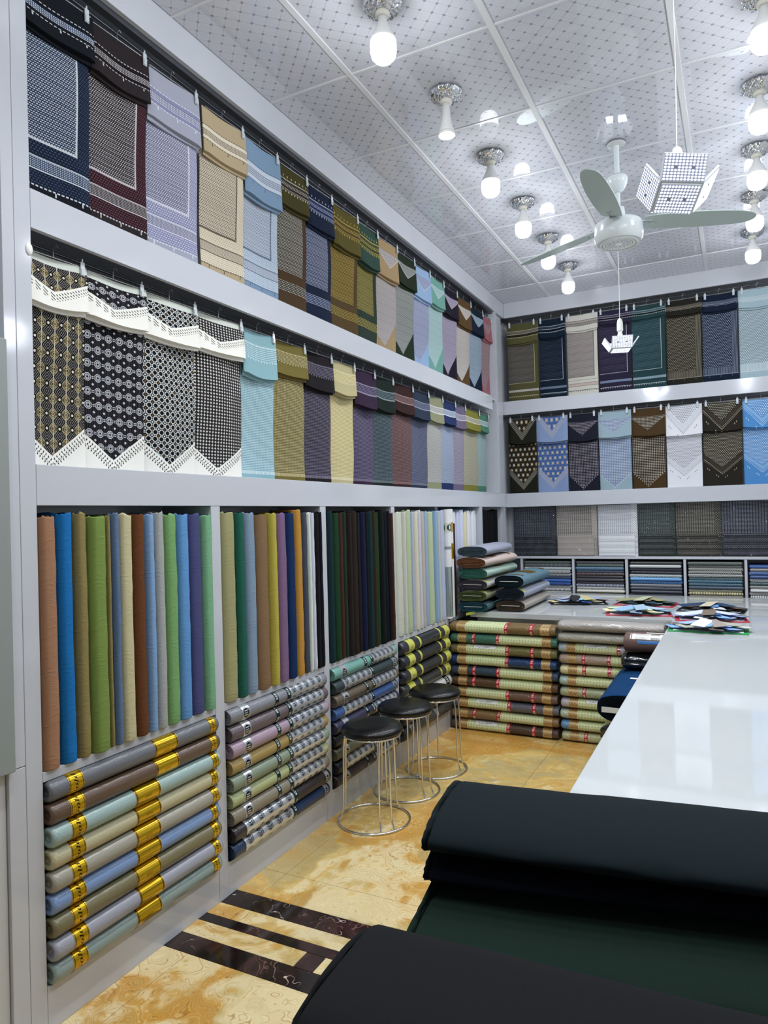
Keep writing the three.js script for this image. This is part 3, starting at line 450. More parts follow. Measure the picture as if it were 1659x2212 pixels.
const back2 = [
  V('diamonds', 'diamonds', { b: 0x2a261a, d: 0xc9c2b2, p: 0x1f2016, f: 0xd8b8a0, e: 0x9fc0cc, a: 0xc9a860, c: 0x6a4f30 }, 'dark olive shawl with diamond embroidery'),
  V('diamonds', 'diamonds', { b: 0x4464a8, d: 0xc9b8a4, p: 0x8299c8, f: 0xd8a080, e: 0xb0c8a0, a: 0xd8c890, c: 0x7f9fd0 }, 'periwinkle shawl with diamond embroidery'),
  V('gridvee', 'gridvee', { b: 0x15151f, d: 0xa89fb0, p: 0x1a1d2e }, 'blue-black shawl with white grid point'),
  V('gridvee', 'gridvee', { b: 0x6f85ac, d: 0xcdd4de, p: 0x93aebc }, 'powder-blue shawl with fine grid point'),
  V('gridvee', 'gridvee', { b: 0x241a12, d: 0xcabca6, p: 0x4a351a }, 'coffee-brown shawl with cream grid point'),
  V('chevron', 'chevron', { b: 0xdfe1ea, d: 0x85868f, p: 0xe6e8ef, e: 0xd6d8e2 }, 'white shawl with grey chevron border'),
  V('chevron', 'chevron', { b: 0x252019, d: 0xb5ad96, p: 0x29241d, e: 0x40352a }, 'dark brown shawl with chevron border'),
  V('chevron', 'chevron', { b: 0x4a91dc, d: 0xcfe3f6, p: 0x4891dc, e: 0x7fb4ea }, 'bright blue shawl with chevron border')];
const z1 = [4.562, 4.302, 4.06, 3.77, 3.517, 3.272, 3.032, 2.79, 2.53, 2.296, 2.035, 1.782, 1.531, 1.285, 0.993, 0.71, 0.432, 0.25];
const z2 = [4.545, 4.337, 4.087, 3.821, 3.544, 3.324, 3.072, 2.827, 2.59, 2.357, 2.122, 1.833, 1.586, 1.338, 1.095, 0.891, 0.561, 0.352];
const LT = Math.PI / 2;
row1.forEach((s, i) => { const w = Math.min(0.262, z1[i] - z1[i + 1]) - (i === 6 ? 0.012 : 0); const h = 3.052 - 2.422, fl = [0.51, 0.5, 0.47, 0.475, 0.42, 0.475, 0.46, 0.445, 0.44, 0.44, 0.465, 0.45, 0.47, 0.46, 0.45, 0.46, 0.46][i] - 0.024; shawl([-0.075, 2.422, z1[i]], LT, w, h, fl, s.text + ', upper rail, long wall', 'shawls on the upper rail of the long wall', s.kind, s.flap, s.K); });
row2.forEach((s, i) => { const h = 2.24 - 1.612, fl = [0.485, 0.485, 0.48, 0.49, 0.44, 0.48, 0.455, 0.47, 0.43, 0.44, 0.46, 0.45, 0.46, 0.47, 0.465, 0.475, 0.49][i]; shawl([-0.085, 1.612, z2[i]], LT, z2[i] - z2[i + 1], h, fl, s.text + ', lower rail, long wall', 'shawls on the lower rail of the long wall', s.kind, s.flap, s.K); });
const xb1 = [0.01, 0.285, 0.519, 0.778, 1.038, 1.297, 1.556, 1.807, 2.07], xb2 = [0.0, 0.249, 0.514, 0.761, 1.02, 1.275, 1.539, 1.815, 2.08];
back1.forEach((s, i) => shawl([xb1[i], 2.402, -0.075], 0, xb1[i + 1] - xb1[i] - 0.006, 3.066 - 2.402, [0.495, 0.51, 0.535, 0.55, 0.555, 0.545, 0.535, 0.53][i], s.text + ', upper rail, end wall', 'shawls on the upper rail of the end wall', s.kind, s.flap, s.K, true));
back2.forEach((s, i) => shawl([xb2[i], 1.605, -0.075], 0, xb2[i + 1] - xb2[i] - 0.006, 2.245 - 1.605, [0.435, 0.43, 0.42, 0.43, 0.425, 0.405, 0.42, 0.43][i], s.text + ', lower rail, end wall', 'shawls on the lower rail of the end wall', s.kind, s.flap, s.K, true));
{ // packed shawls standing behind clear film under the end-wall rails
  const xs = [0.018, 0.394, 0.731, 1.047, 1.328, 1.654, 2.04], K = [
    [{ b: 0x171b25, d: 0x5f6878, p: 0x12151d, t: 1 }, 'charcoal-blue'], [{ b: 0x6a635e, d: 0xc8c0b8, p: 0xa0968c, t: 1 }, 'taupe'], [{ b: 0xe4e6ec, d: 0x8d909a, p: 0xeceef2, f: 0x55565c, t: 2 }, 'white'],
    [{ b: 0x121c1b, d: 0x6c7d79, p: 0x0c1413, t: 1 }, 'green-black'], [{ b: 0x26231e, d: 0x948d80, p: 0x1e1b17, t: 1 }, 'grey-brown'], [{ b: 0x0f111a, d: 0x797d92, p: 0x11131c, t: 1 }, 'ink-blue']];
  K.forEach(([k, name], i) => {
    const w = xs[i + 1] - xs[i] - 0.006, t = thing('packed_shawl', `${name} dotted shawl folded in clear film on the end-wall shelf`, 'packed shawl', [xs[i], 1.0645, -0.095], 0, 'packed shawls above the cubbies');
    const m = new THREE.MeshStandardMaterial({ map: shawlTex('package', 'band', k), roughness: 0.8 }), r = rng(500 + i);
    part(t, 'folded_shawl', clothBox(w, 0.418, 0.03, 10, 10, (fx, fy) => [0, 0, 0.02 + 0.004 * Math.sin(fx * 6 + i)], 0, 0.66), m);
    part(t, 'fold_band', clothBox(w * 0.9, 0.17, 0.012, 10, 6, (fx, fy) => [0.01, 0.004, 0.044 + 0.003 * Math.sin(fx * 5 + i)], 0.01, 0.25), m);
    const g = new THREE.PlaneGeometry(w, 0.416, 44, 54), p = g.attributes.position, s = r() * 90;
    for (let q = 0; q < p.count; q++) { const x = p.getX(q), y = p.getY(q); p.setZ(q, 0.064 + 0.022 * fbm(x * 11 + s, y * 8 - s, 3) + 0.012 * Math.pow(1 - Math.abs(vnoise(x * 16 + s, y * 12)), 5) + 0.005 * vnoise(x * 44 + s, y * 34)); }
    g.translate(w / 2, 0.21, 0); g.computeVertexNormals(); part(t, 'clear_film', g, film, 'crinkled clear plastic film');
  });
}

// ---------------------------------------------------------------- upright cloth bolts on the long shelving
function upright(w, d, h, seed, wr = 1) {
  const r = rng(seed), n = 28, rows = 22, pos = [], uv = [], idx = [], s = r() * 50, sway = (r() - 0.5) * 0.006, ex = 2 / (2.8 + r() * 0.9);
  const pt = (a, k, ww, dd) => [Math.sign(Math.cos(a)) * Math.pow(Math.abs(Math.cos(a)), ex) * ww / 2 * k, Math.sign(Math.sin(a)) * Math.pow(Math.abs(Math.sin(a)), ex) * dd / 2 * k];
  const ring = (y, k, f, jag) => { for (let j = 0; j <= n; j++) { const a = j / n * TAU, q = j % n; const wrk = 0.968 + wr * (0.026 * Math.max(0, vnoise(q * 0.5 + s + y * 9, y * 60 + q * 0.9)) + 0.012 * vnoise(s + q * 0.3, y * 14)); const [px, pz] = pt(a, k * wrk, w, d); pos.push(px + sway * Math.sin(f * 3), y + (jag ? jag * (vnoise(q * 1.7 + s, 3) + 0.6 * vnoise(q * 5.1, s)) : 0), pz); uv.push(j / n * 2 * (w + d) / 0.25, y / 0.25); } };
  ring(0.004, 0.2, 0); ring(0.0, 0.93, 0); ring(0.004, 1, 0);
  for (let i = 1; i < rows; i++) ring(0.006 + (h - 0.012) * i / rows, 1 - 0.03 * (i / rows), i / rows);
  ring(h - 0.004, 0.965, 1, 0.002); ring(h, 0.94, 1, 0.005); ring(h - 0.006, 0.8, 1, 0.002); ring(h - 0.004, 0.62, 1, 0.004); ring(h - 0.012, 0.45, 1); ring(h - 0.012, 0.02, 1);
  const R = pos.length / 3 / (n + 1);
  for (let i = 0; i + 1 < R; i++) for (let j = 0; j < n; j++) { const a = i * (n + 1) + j, b = a + n + 1; idx.push(a, b, a + 1, b, b + 1, a + 1); }
  const g = new THREE.BufferGeometry(); g.setAttribute('position', new THREE.Float32BufferAttribute(pos, 3)); g.setAttribute('uv', new THREE.Float32BufferAttribute(uv, 2)); g.setIndex(idx); g.computeVertexNormals(); return g;
}
const bays = [
  { z: [4.564, 4.501, 4.442, 4.395, 4.328, 4.31, 4.278, 4.221, 4.165, 4.128, 4.08, 4.019, 3.959, 3.886, 3.833], where: 'bay by the end post', c: [[0xb07c58, 'tan'], [0x0f78cf, 'vivid blue'], [0x97864a, 'khaki gold'], [0x7c9a41, 'moss green'], [0x97894a, 'slim old-gold'], [0x5f7ca6, 'denim blue'], [0xcfc594, 'cream'], [0x713f1f, 'rust brown'], [0x7fabe0, 'light blue'], [0xacafae, 'silver grey'], [0x77b065, 'leaf green'], [0x5b9de2, 'sky blue'], [0x4a4f85, 'indigo'], [0x77b888, 'mint green']] },
  { z: [3.778, 3.693, 3.642, 3.566, 3.476, 3.425, 3.356, 3.285, 3.226, 3.182, 3.154, 3.125, 3.087, 3.059], where: 'second bay from end post', c: [[0xa6a26c, 'sage khaki'], [0x1c6654, 'emerald green'], [0x7f9cb8, 'dusty blue'], [0x8d6a48, 'caramel brown'], [0xbcae38, 'mustard yellow'], [0x82618c, 'mauve'], [0x0f2f63, 'navy'], [0xc98d2c, 'ochre orange'], [0x454b5e, 'slate'], [0xdfeadb, 'pale mint'], [0xcfd3ea, 'pale lavender'], [0x131417, 'black'], [0x0f1626, 'midnight navy']] },
  { z: [3.005, 2.956, 2.892, 2.855, 2.822, 2.786, 2.719, 2.68, 2.631, 2.6, 2.547, 2.526, 2.464, 2.417, 2.368, 2.332, 2.298], where: 'dark-cloth bay behind the stools', c: [[0x123039, 'dark petrol'], [0x123d20, 'pine green'], [0x47281a, 'dark chestnut'], [0x243529, 'grey-green'], [0x261f1c, 'dark umber'], [0x2a2019, 'espresso brown'], [0x1c171a, 'aubergine black'], [0x0f1840, 'ink navy'], [0x10161a, 'blue-black'], [0x0f2f35, 'dark teal'], [0x3a321a, 'slim dark olive'], [0x1b3d20, 'hunter green'], [0x0d1a18, 'green-black'], [0x0c1022, 'navy-black'], [0x0b0d18, 'jet black'], [0x432818, 'dark brown']] },
  { z: [2.249, 2.141, 2.113, 2.019, 1.987, 1.924, 1.878, 1.822, 1.769, 1.668, 1.615, 1.573, 1.49], where: 'pale-cloth bay', c: [[0xd0d6c0, 'pale sage'], [0xd9dad0, 'slim off-white'], [0xb9cb9f, 'pistachio'], [0xb4bede, 'slim lavender'], [0xdcd6bf, 'pale cream'], [0xcdd0d8, 'silver white'], [0xc4b9ae, 'pale taupe'], [0x98b6dc, 'baby blue'], [0xbccda0, 'pale lime'], [0x8cb4de, 'powder blue'], [0xc2c6bc, 'stone grey'], [0xb9c4e2, 'lavender']] },
  { z: [1.292, 1.204, 1.147, 1.066, 0.995, 0.946, 0.896, 0.846, 0.765], where: 'white-cloth bay behind the pile', c: [[0xe4e6f4, 'lavender white'], [0xcfd6f4, 'ice blue'], [0xdadef4, 'pale lilac'], [0xe6dfae, 'ivory yellow'], [0xececf0, 'snow white'], [0xe6e7ee, 'cool white'], [0xeeeef2, 'bright white'], [0xe4e6ec, 'pearl white']] },
  { z: [0.695, 0.61, 0.52, 0.43, 0.34, 0.25], where: 'narrow corner bay', c: [[0x0b0c10, 'first black'], [0x0d0e14, 'second black'], [0x0a0b0f, 'third black'], [0x0e0f13, 'fourth black'], [0x0c0d12, 'last black']] }];
const bright = (c) => { const [r, g, b] = hex(c), f = (x) => Math.min(245, Math.round(x * 1.22 + 8)); return (f(r) << 16) | (f(g) << 8) | f(b); };   // fresh cut edges
let bs = 1000;
const soft = (c) => { const [r, g, b] = hex(c), l = 0.3 * r + 0.59 * g + 0.11 * b, f = (x) => Math.round((x + (l - x) * 0.18) * 0.93); return (f(r) << 16) | (f(g) << 8) | f(b); };   // washed cotton
for (const [bi, bay] of bays.entries()) bay.c.forEach(([col, name], i) => {
  const zl = bay.z[i], zr = bay.z[i + 1], w = zl - zr, r = rng(bs * 3 + 1), d = 0.15 + r() * 0.02, h = 0.735 - r() * 0.016 + (name === 'vivid blue' || name === 'ochre orange' ? 0.008 : 0), front = (bi > 3 ? -0.012 : bi > 2 ? 0.012 : 0.02) + (r() - 0.5) * 0.012;
  const near = i ? bay.c[i - 1][1] : null, t = thing('cloth_bolt', `${name} bolt ${near ? 'beside the ' + near + ' one' : 'standing first'}, ${bay.where}`, 'cloth bolt', [front - d / 2, DECK + 0.0005, (zl + zr) / 2], 0, 'upright bolts, ' + bay.where);
  const core = part(t, 'rolled_cloth', upright(w * (w > 0.1 || w < 0.035 ? 0.92 : 0.98), d, h, bs, bi < 2 ? 1 : 0.7).rotateY(Math.PI / 2), M(soft(col), 0.92, { sheen: 0, specularIntensity: 0.35, bumpMap: creaseBump, bumpScale: 0.0014 }));
  void core; bs++;
});
{ // wrapped rolls standing where two bays meet
  const t = thing('standing_roll', 'white standing roll with paper label and silver foil foot', 'cloth roll', [0.0, DECK + 0.0005, 1.452]), a = 0.03;
  part(t, 'rolled_cloth', lathe([[0.001, 0], [a, 0.001], [a, 0.735], [a * 0.7, 0.738], [0.001, 0.73]], 28), wrapped(0xe6e8ea)); part(t, 'foil_foot', lathe([[a + 0.001, 0.015], [a + 0.001, 0.35]], 28), M(0xb4c2c4, 0.2, { metalness: 0.8 }));
  const lab = canvasTex(256, 128, (g) => { g.fillStyle = '#c9cdb8'; g.fillRect(0, 0, 256, 128); g.fillStyle = '#26413c'; for (const x of [50, 150, 230]) { g.beginPath(); g.ellipse(x, 64, 34, 46, 0, 0, TAU); g.fill(); } g.fillStyle = '#d9dcd0'; g.fillRect(40, 30, 12, 60); g.fillRect(58, 40, 10, 50); g.fillRect(140, 30, 12, 60); });
  part(t, 'paper_label', lathe([[a + 0.0008, 0.585], [a + 0.0008, 0.645]], 28), M(0xffffff, 0.5, { map: lab }));
  part(t, 'code_strip', lathe([[a + 0.0008, 0.468], [a + 0.0008, 0.488]], 28), M(0x8a8d90, 0.5));
  const u = thing('standing_roll', 'white standing roll with gold foil label near its middle', 'cloth roll', [-0.008, DECK + 0.0005, 1.383]), b = 0.027;
  part(u, 'rolled_cloth', lathe([[0.001, 0], [b, 0.001], [b, 0.738], [b * 0.7, 0.742], [0.001, 0.735]], 28), wrapped(0xe9e9e4)); part(u, 'gold_label', lathe([[b + 0.001, 0.4], [b + 0.001, 0.505]], 28), M(0xc9a22c, 0.25, { metalness: 0.9 })); part(u, 'printed_label', lathe([[b + 0.001, 0.585], [b + 0.001, 0.65]], 28), M(0xb08a55, 0.4));
  const v = thing('standing_roll', 'thin dark maroon standing roll between white rolls', 'cloth roll', [-0.012, DECK + 0.0005, 1.325]); part(v, 'rolled_cloth', lathe([[0.001, 0], [0.022, 0.001], [0.022, 0.64], [0.001, 0.642]], 24), wrapped(0x2a0d10));
  const c = thing('folded_cloth', 'bright blue folded cloth lying on top of the white bolts', 'folded cloth', [-0.15, DECK + 0.738, 1.02]); part(c, 'folded_layers', new RoundedBoxGeometry(0.13, 0.012, 0.46, 2, 0.005), cloth(0x3f8fd0));
}

// ---------------------------------------------------------------- horizontal rolls below the bolts
const goldTex = canvasTex(512, 256, (g) => {
  g.fillStyle = '#c9a51f'; g.fillRect(0, 0, 512, 256); g.fillStyle = '#5a3a10'; for (const y of [10, 232]) { g.fillRect(0, y, 512, 14); g.fillStyle = '#b08c22'; for (let x = 4; x < 512; x += 16) g.fillRect(x, y + 4, 7, 6); g.fillStyle = '#5a3a10'; }
  g.fillStyle = '#3a2408'; g.font = 'italic bold 84px serif'; g.textAlign = 'center'; for (const x of [128, 384]) g.fillText('Gold', x, 152);
});
const goldMidTex = canvasTex(512, 256, (g) => {
  g.fillStyle = '#caa722'; g.fillRect(0, 0, 512, 256); g.fillStyle = '#5a3510'; for (const y of [4, 238]) g.fillRect(0, y, 512, 13); g.fillStyle = '#b28d20'; for (let x = 0; x < 512; x += 14) { g.fillRect(x, 8, 6, 5); g.fillRect(x, 243, 6, 5); }
  g.save(); g.translate(112, 128); g.rotate(-Math.PI / 2); g.fillStyle = '#4a3208'; g.font = 'italic 30px serif'; g.textAlign = 'center'; g.fillText('The Best Quality Fabrics', 0, -22, 200); g.fillText('Gold', 0, 18); g.restore();
  g.strokeStyle = '#7a5a10'; g.lineWidth = 3; for (const x of [180, 186]) { g.beginPath(); g.moveTo(x, 24); g.lineTo(x, 232); g.stroke(); }
});
const foilTex = canvasTex(512, 512, (g) => {
  g.fillStyle = '#d6d8dc'; g.fillRect(0, 0, 512, 512); g.font = 'bold 46px sans-serif'; g.textAlign = 'center';
  for (let i = 0; i < 4; i++) for (let j = 0; j < 5; j++) { const x = 64 + i * 128, y = 60 + j * 102; g.fillStyle = '#a9b0b8'; g.beginPath(); g.ellipse(x, y - 12, 50, 34, 0, 0, TAU); g.fill(); g.fillStyle = '#23282e'; g.fillText('KCG', x, y + 6); g.fillRect(x - 40, y + 14, 80, 4); }
});
const logoTex = canvasTex(512, 128, (g) => { g.fillStyle = '#c9ccd0'; g.fillRect(0, 0, 512, 128); for (const x of [128, 384]) { g.fillStyle = '#1d2224'; g.beginPath(); g.ellipse(x, 64, 50, 46, 0, 0, TAU); g.fill(); g.fillStyle = '#c9ccd0'; g.fillRect(x - 28, 36, 12, 56); g.fillRect(x - 6, 30, 12, 62); g.fillRect(x + 16, 36, 12, 56); g.strokeStyle = '#1d2224'; g.lineWidth = 4; g.beginPath(); g.ellipse(x, 64, 58, 54, 0, 0, TAU); g.stroke(); } });
const bandTex = canvasTex(512, 64, (g) => { g.fillStyle = '#10292b'; g.fillRect(0, 0, 512, 64); g.fillStyle = '#cfd6d4'; g.font = 'bold 44px sans-serif'; g.textAlign = 'center'; for (const x of [64, 192, 320, 448]) g.fillText('KCG', x, 48); });
const lemonTex = canvasTex(512, 128, (g) => { g.fillStyle = '#c9c95f'; g.fillRect(0, 0, 512, 128); g.strokeStyle = '#3a3a20'; g.lineWidth = 7; g.font = 'bold 52px sans-serif'; g.fillStyle = '#2d2d1c'; for (const x of [60, 240, 400]) { g.beginPath(); g.arc(x + 20, 64, 22, 0.6, 5.4); g.stroke(); g.fillText('C', x + 56, 84); } });
const goldM = M(0xffffff, 0.2, { map: goldTex, metalness: 0.75 }), goldMidM = M(0xffffff, 0.2, { map: goldMidTex, metalness: 0.75 }), foilM = M(0xffffff, 0.24, { map: foilTex, metalness: 0.65 }), logoM = M(0xffffff, 0.25, { map: logoTex, metalness: 0.6 }), bandM = M(0xffffff, 0.2, { map: bandTex }), lemonM = M(0xffffff, 0.35, { map: lemonTex, clearcoat: 0.6 });
const sleeveGeo = (r, z0, z1) => new THREE.CylinderGeometry(r, r, z1 - z0, 30, 1, true).rotateX(Math.PI / 2).translate(0, 0, (z0 + z1) / 2);
function rollBody(r, len, seed, spiral) {                                                // axis z, centred; soft ends with a tucked middle
  const q = rng(seed), pts = [[0.001, -len / 2 + 0.012], [r * 0.35, -len / 2 + 0.006], [r * 0.6, -len / 2 + 0.001], [r * 0.86, -len / 2 + 0.003], [r * 0.985, -len / 2 + 0.012], [r, -len / 2 + 0.03]];
  for (let i = 1; i < 8; i++) pts.push([r * (1 - 0.012 * q()), -len / 2 + 0.03 + (len - 0.06) * i / 8]);
  pts.push(...[[r, len / 2 - 0.03], [r * 0.985, len / 2 - 0.012], [r * 0.86, len / 2 - 0.003], [r * 0.6, len / 2 - 0.001], [r * 0.35, len / 2 - 0.008], [r * 0.18, len / 2 - 0.004], [0.001, len / 2 - 0.014]]);
  if (spiral) { pts.splice(-5, 5); for (let i = 0; i < 9; i++) pts.push([r * (0.94 - 0.1 * i), len / 2 - 0.001 - (i % 2 ? 0.007 : 0) - i * 0.0006]); pts.push([0.001, len / 2 - 0.014]); }
  return lathe(pts, 30).rotateX(Math.PI / 2);
}
function roll(bay, k, n, y, r, fabric, label, group, bands, len) {
  const [za, zb] = BAYS[bay], L = len ?? zb - za - 0.012, t = thing('cloth_roll', label, 'cloth roll', [-0.006 + ((k * 37) % 5) * 0.002, y, (za + zb) / 2], 0, group), q = rng(k * 71 + bay * 13);
  part(t, 'rolled_cloth', rollBody(r * 0.975, L, k + bay * 40, bay === 1 || bay === 2), wrapped(soft(fabric), { bumpScale: bay === 0 ? 0.0007 : 0.0015 }));
  for (const [name, a, b, m, lab] of bands) part(t, name, sleeveGeo(r * 0.975 + 0.0007, L / 2 - b * L, L / 2 - a * L).rotateZ((q() - 0.5) * 0.5), m, lab);
}
const PITCH = 0.0642, RY = (k, n = 9, p = PITCH) => 0.1265 + p / 2 + (n - 1 - k) * p;
[[0x6d7078, 'steel grey'], [0x69513f, 'cocoa brown'], [0x9fbdb9, 'pale aqua'], [0xc6bf93, 'cream'], [0xa8a392, 'warm stone'], [0x7b9fd6, 'cornflower blue'], [0x7f7852, 'olive drab'], [0xa3a5b4, 'lilac grey'], [0x8fa6a2, 'sage grey']].forEach(([c, n], k) => {
  const s = k < 2 ? 0.55 : 0.42 + (k % 2) * 0.01;
  roll(0, k, 9, RY(k), PITCH / 2, c, `${n} film-wrapped roll with gold foil bands, ${ord[k]} from the top`, 'gold-banded rolls in the rack by the end post', [['gold_band', 0.085, 0.155, goldM, 'gold foil band with script'], ['gold_band', s, s + 0.145, goldMidM, 'wide gold foil band'], ['gold_band', 0.925, 0.97, goldM, 'gold foil band with script']]);
});
[[0x84868f, 'silver grey', 0], [0x6b5d63, 'mauve brown', 0], [0xae93a6, 'dusty pink', 0], [0xb0934f, 'honey gold', 0], [0x86987f, 'sage green', 0], [0xb4be83, 'lime', 0], [0x8d8470, 'mushroom', 0], [0x332d30, 'charcoal', 1], [0x1f3a66, 'navy', 1]].forEach(([c, n, ty], k) => {
  const b = ty ? [['foil_wrap', 0.1, 0.56, foilM, 'printed silver foil'], ['dark_band', 0.57, 0.605, bandM], ['foil_label', 0.925, 0.965, logoM]] : [['foil_label', 0.1, 0.165, logoM, 'silver label with round logo'], ['dark_band', 0.405, 0.44, bandM], ['dark_band', 0.53, 0.565, bandM], ['foil_wrap', 0.57, 0.93, foilM, 'printed silver foil']];
  roll(1, k + 20, 9, RY(k), PITCH / 2, c, `${n} roll half covered in printed silver foil, ${ord[k]} from top of second rack`, 'foil-wrapped rolls in the second rack', b);
});
[[0x71aea3, 'turquoise', 0], [0x34454a, 'dark plaid', 1], [0x6a5d4c, 'taupe plaid', 0], [0x3a62a6, 'blue plaid', 1], [0x3a3a58, 'purple plaid', 0], [0x20232b, 'blue-black', 1], [0x68664e, 'olive', 0], [0x1d242b, 'ink', 1], [0x3a2f34, 'plum black', 0]].forEach(([c, n, ty], k) => {
  const b = ty ? [['foil_wrap', 0.12, 0.53, foilM, 'printed silver foil'], ['dark_band', 0.535, 0.57, bandM], ['foil_label', 0.9, 0.96, logoM]] : [['foil_label', 0.1, 0.17, logoM, 'silver label with round logo'], ['dark_band', 0.43, 0.47, bandM], ['dark_band', 0.53, 0.57, bandM], ['foil_wrap', 0.575, 0.94, foilM, 'printed silver foil']];
  roll(2, k + 40, 9, RY(k), PITCH / 2, c, `${n} roll part covered in printed silver foil, ${ord[k]} from top behind the stools`, 'foil-wrapped rolls in the third rack', b);
});
[[0x33363e, 'charcoal'], [0x2e3138, 'graphite'], [0x31333a, 'iron grey'], [0x3a3d40, 'lead grey'], [0xd9dad8, 'white'], [0x2c2e33, 'black film-wrapped'], [0x3b3d40, 'smoke grey']].forEach(([c, n], k) => {
  const p = 0.0822, b = k < 4 ? [['lemon_band', 0.1, 0.21, lemonM, 'pale yellow paper band'], ['lemon_band', 0.31, 0.345, lemonM], ['lemon_band', 0.74, 0.77, lemonM], ['lemon_band', 0.86, 0.97, lemonM, 'pale yellow paper band']] : k === 4 ? [['dark_band', 0.84, 0.92, bandM]] : [['foil_wrap', 0.6, 0.66, foilM], ['foil_label', 0.1, 0.16, logoM]];
  roll(3, k + 60, 7, RY(k, 7, p), p / 2, c, `${n} roll ${k < 4 ? 'with pale yellow bands' : 'in film'}, ${ord[k]} from top of the farthest rack`, 'rolls in the farthest rack', b);
});

// ---------------------------------------------------------------- flat folded bolts: stacks on the floor, piles on the counter
function flatLoft(len, hy, hz, { n = 36, cols = 16, ex = 2.6, seed = 1, wr = 0.006, round = 0.02, x0 = -len / 2, x1 = len / 2, t0 = 0, t1 = 1, grow = 0, uvx = 0.25, uvt = 1, wave = null } = {}) {
  const pos = [], uv = [], idx = [], r = rng(seed), s = r() * 60, open = t0 > 0 || t1 < 1 || grow > 0, e = 2 / ex;
  const ring = (x, k) => { for (let j = 0; j <= n; j++) { const t = t0 + (t1 - t0) * j / n, a = t * TAU - Math.PI / 2, q = t * 20; const w = 1 + wr * (vnoise(s + q + Math.sin(t * TAU) * 2, x * 14 + s) - 0.9) * 3.2 * Math.sin(t * Math.PI); const cy = Math.sin(a), cz = Math.cos(a); let y = Math.sign(cy) * Math.pow(Math.abs(cy), e) * (hy * k * w + grow), z = Math.sign(cz) * Math.pow(Math.abs(cz), e) * (hz * (1 - (1 - k) * 0.35) * w + grow); if (wave) y += wave(x, z) * (cy > 0 ? 1 : 0); pos.push(x, y + hy, z); uv.push((x - x0) / uvx, t * uvt); } };
  if (!open) { ring(x0 + 0.004, 0.02); ring(x0 + 0.002, 0.5); ring(x0, 0.82); ring(x0 + round * 0.35, 0.95); }
  for (let i = 0; i <= cols; i++) { const f = i / cols, pad = open ? 0 : round; ring(x0 + pad + (x1 - x0 - 2 * pad) * f, 1); }
  if (!open) { ring(x1 - round * 0.35, 0.95); ring(x1, 0.82); ring(x1 - 0.002, 0.5); ring(x1 - 0.004, 0.02); }
  const R = pos.length / 3 / (n + 1);
  for (let i = 0; i + 1 < R; i++) for (let j = 0; j < n; j++) { const a = i * (n + 1) + j, b = a + n + 1; idx.push(a, b, a + 1, b, b + 1, a + 1); }
  const g = new THREE.BufferGeometry(); g.setAttribute('position', new THREE.Float32BufferAttribute(pos, 3)); g.setAttribute('uv', new THREE.Float32BufferAttribute(uv, 2)); g.setIndex(idx); g.computeVertexNormals(); return g;
}
const tickTex = canvasTex(256, 256, (g) => { g.fillStyle = '#dfe8b4'; g.fillRect(0, 0, 256, 256); g.strokeStyle = '#3c4a30'; g.lineWidth = 5; for (let i = 0; i < 4; i++) for (let j = 0; j < 4; j++) { const x = 16 + i * 64 + (j % 2) * 12, y = 16 + j * 64; g.beginPath(); g.moveTo(x, y + 26); g.lineTo(x + 20, y); g.moveTo(x + 4, y + 26); g.lineTo(x + 16, y + 30); g.moveTo(x + 10, y + 2); g.lineTo(x + 20, y); g.stroke(); } });
const redTex = canvasTex(64, 512, (g) => { g.fillStyle = '#b3142a'; g.fillRect(0, 0, 64, 512); g.fillStyle = '#f1e6e2'; g.font = 'bold 44px sans-serif'; g.textAlign = 'center'; for (const y of [128, 384]) { g.save(); g.translate(48, y); g.rotate(-Math.PI / 2); g.fillText('KSO TEX', 0, 0, 200); g.restore(); } });
const scrollTex = canvasTex(128, 256, (g) => { g.fillStyle = '#bfa26c'; g.fillRect(0, 0, 128, 256); g.strokeStyle = '#8a6038'; g.lineWidth = 5; for (let y = 10; y < 256; y += 34) for (let x = 12; x < 128; x += 36) { g.beginPath(); g.arc(x + 10, y + 10, 9, 0, 4.6); g.stroke(); g.beginPath(); g.arc(x + 26, y + 16, 7, 2.5, 7); g.stroke(); } });
const scriptTex = canvasTex(512, 128, (g) => { g.fillStyle = '#dfe0dc'; g.fillRect(0, 0, 512, 128); g.strokeStyle = '#33363a'; g.lineWidth = 5; g.strokeRect(6, 6, 500, 116); g.lineWidth = 8; g.lineCap = 'round';
  g.beginPath(); g.moveTo(390, 62); g.bezierCurveTo(370, 40, 345, 50, 352, 72); g.lineTo(318, 72); g.lineTo(318, 58); g.moveTo(318, 72); g.lineTo(285, 72); g.bezierCurveTo(268, 56, 282, 44, 292, 56); g.moveTo(285, 72); g.lineTo(262, 72); g.lineTo(262, 58); g.moveTo(262, 72); g.bezierCurveTo(240, 72, 246, 96, 268, 96); g.moveTo(224, 62); g.bezierCurveTo(222, 84, 210, 92, 196, 94); g.moveTo(180, 70); g.bezierCurveTo(166, 56, 158, 80, 178, 76); g.lineTo(150, 76); g.bezierCurveTo(146, 92, 136, 96, 122, 98); g.moveTo(112, 62); g.bezierCurveTo(112, 80, 98, 80, 86, 78); g.stroke(); g.fillStyle = '#33363a'; for (const [x, y] of [[318, 42], [300, 38], [262, 42], [254, 42], [212, 46]]) g.fillRect(x, y, 8, 8); });
const tickM = M(0xffffff, 0.27, { map: tickTex, bumpMap: filmBump, bumpScale: 0.002 }), redM = M(0xffffff, 0.4, { map: redTex, clearcoat: 0.9, clearcoatRoughness: 0.1 }), scrollM = M(0xffffff, 0.4, { map: scrollTex, clearcoat: 0.8, clearcoatRoughness: 0.1 }), scriptM = M(0xffffff, 0.5, { map: scriptTex });
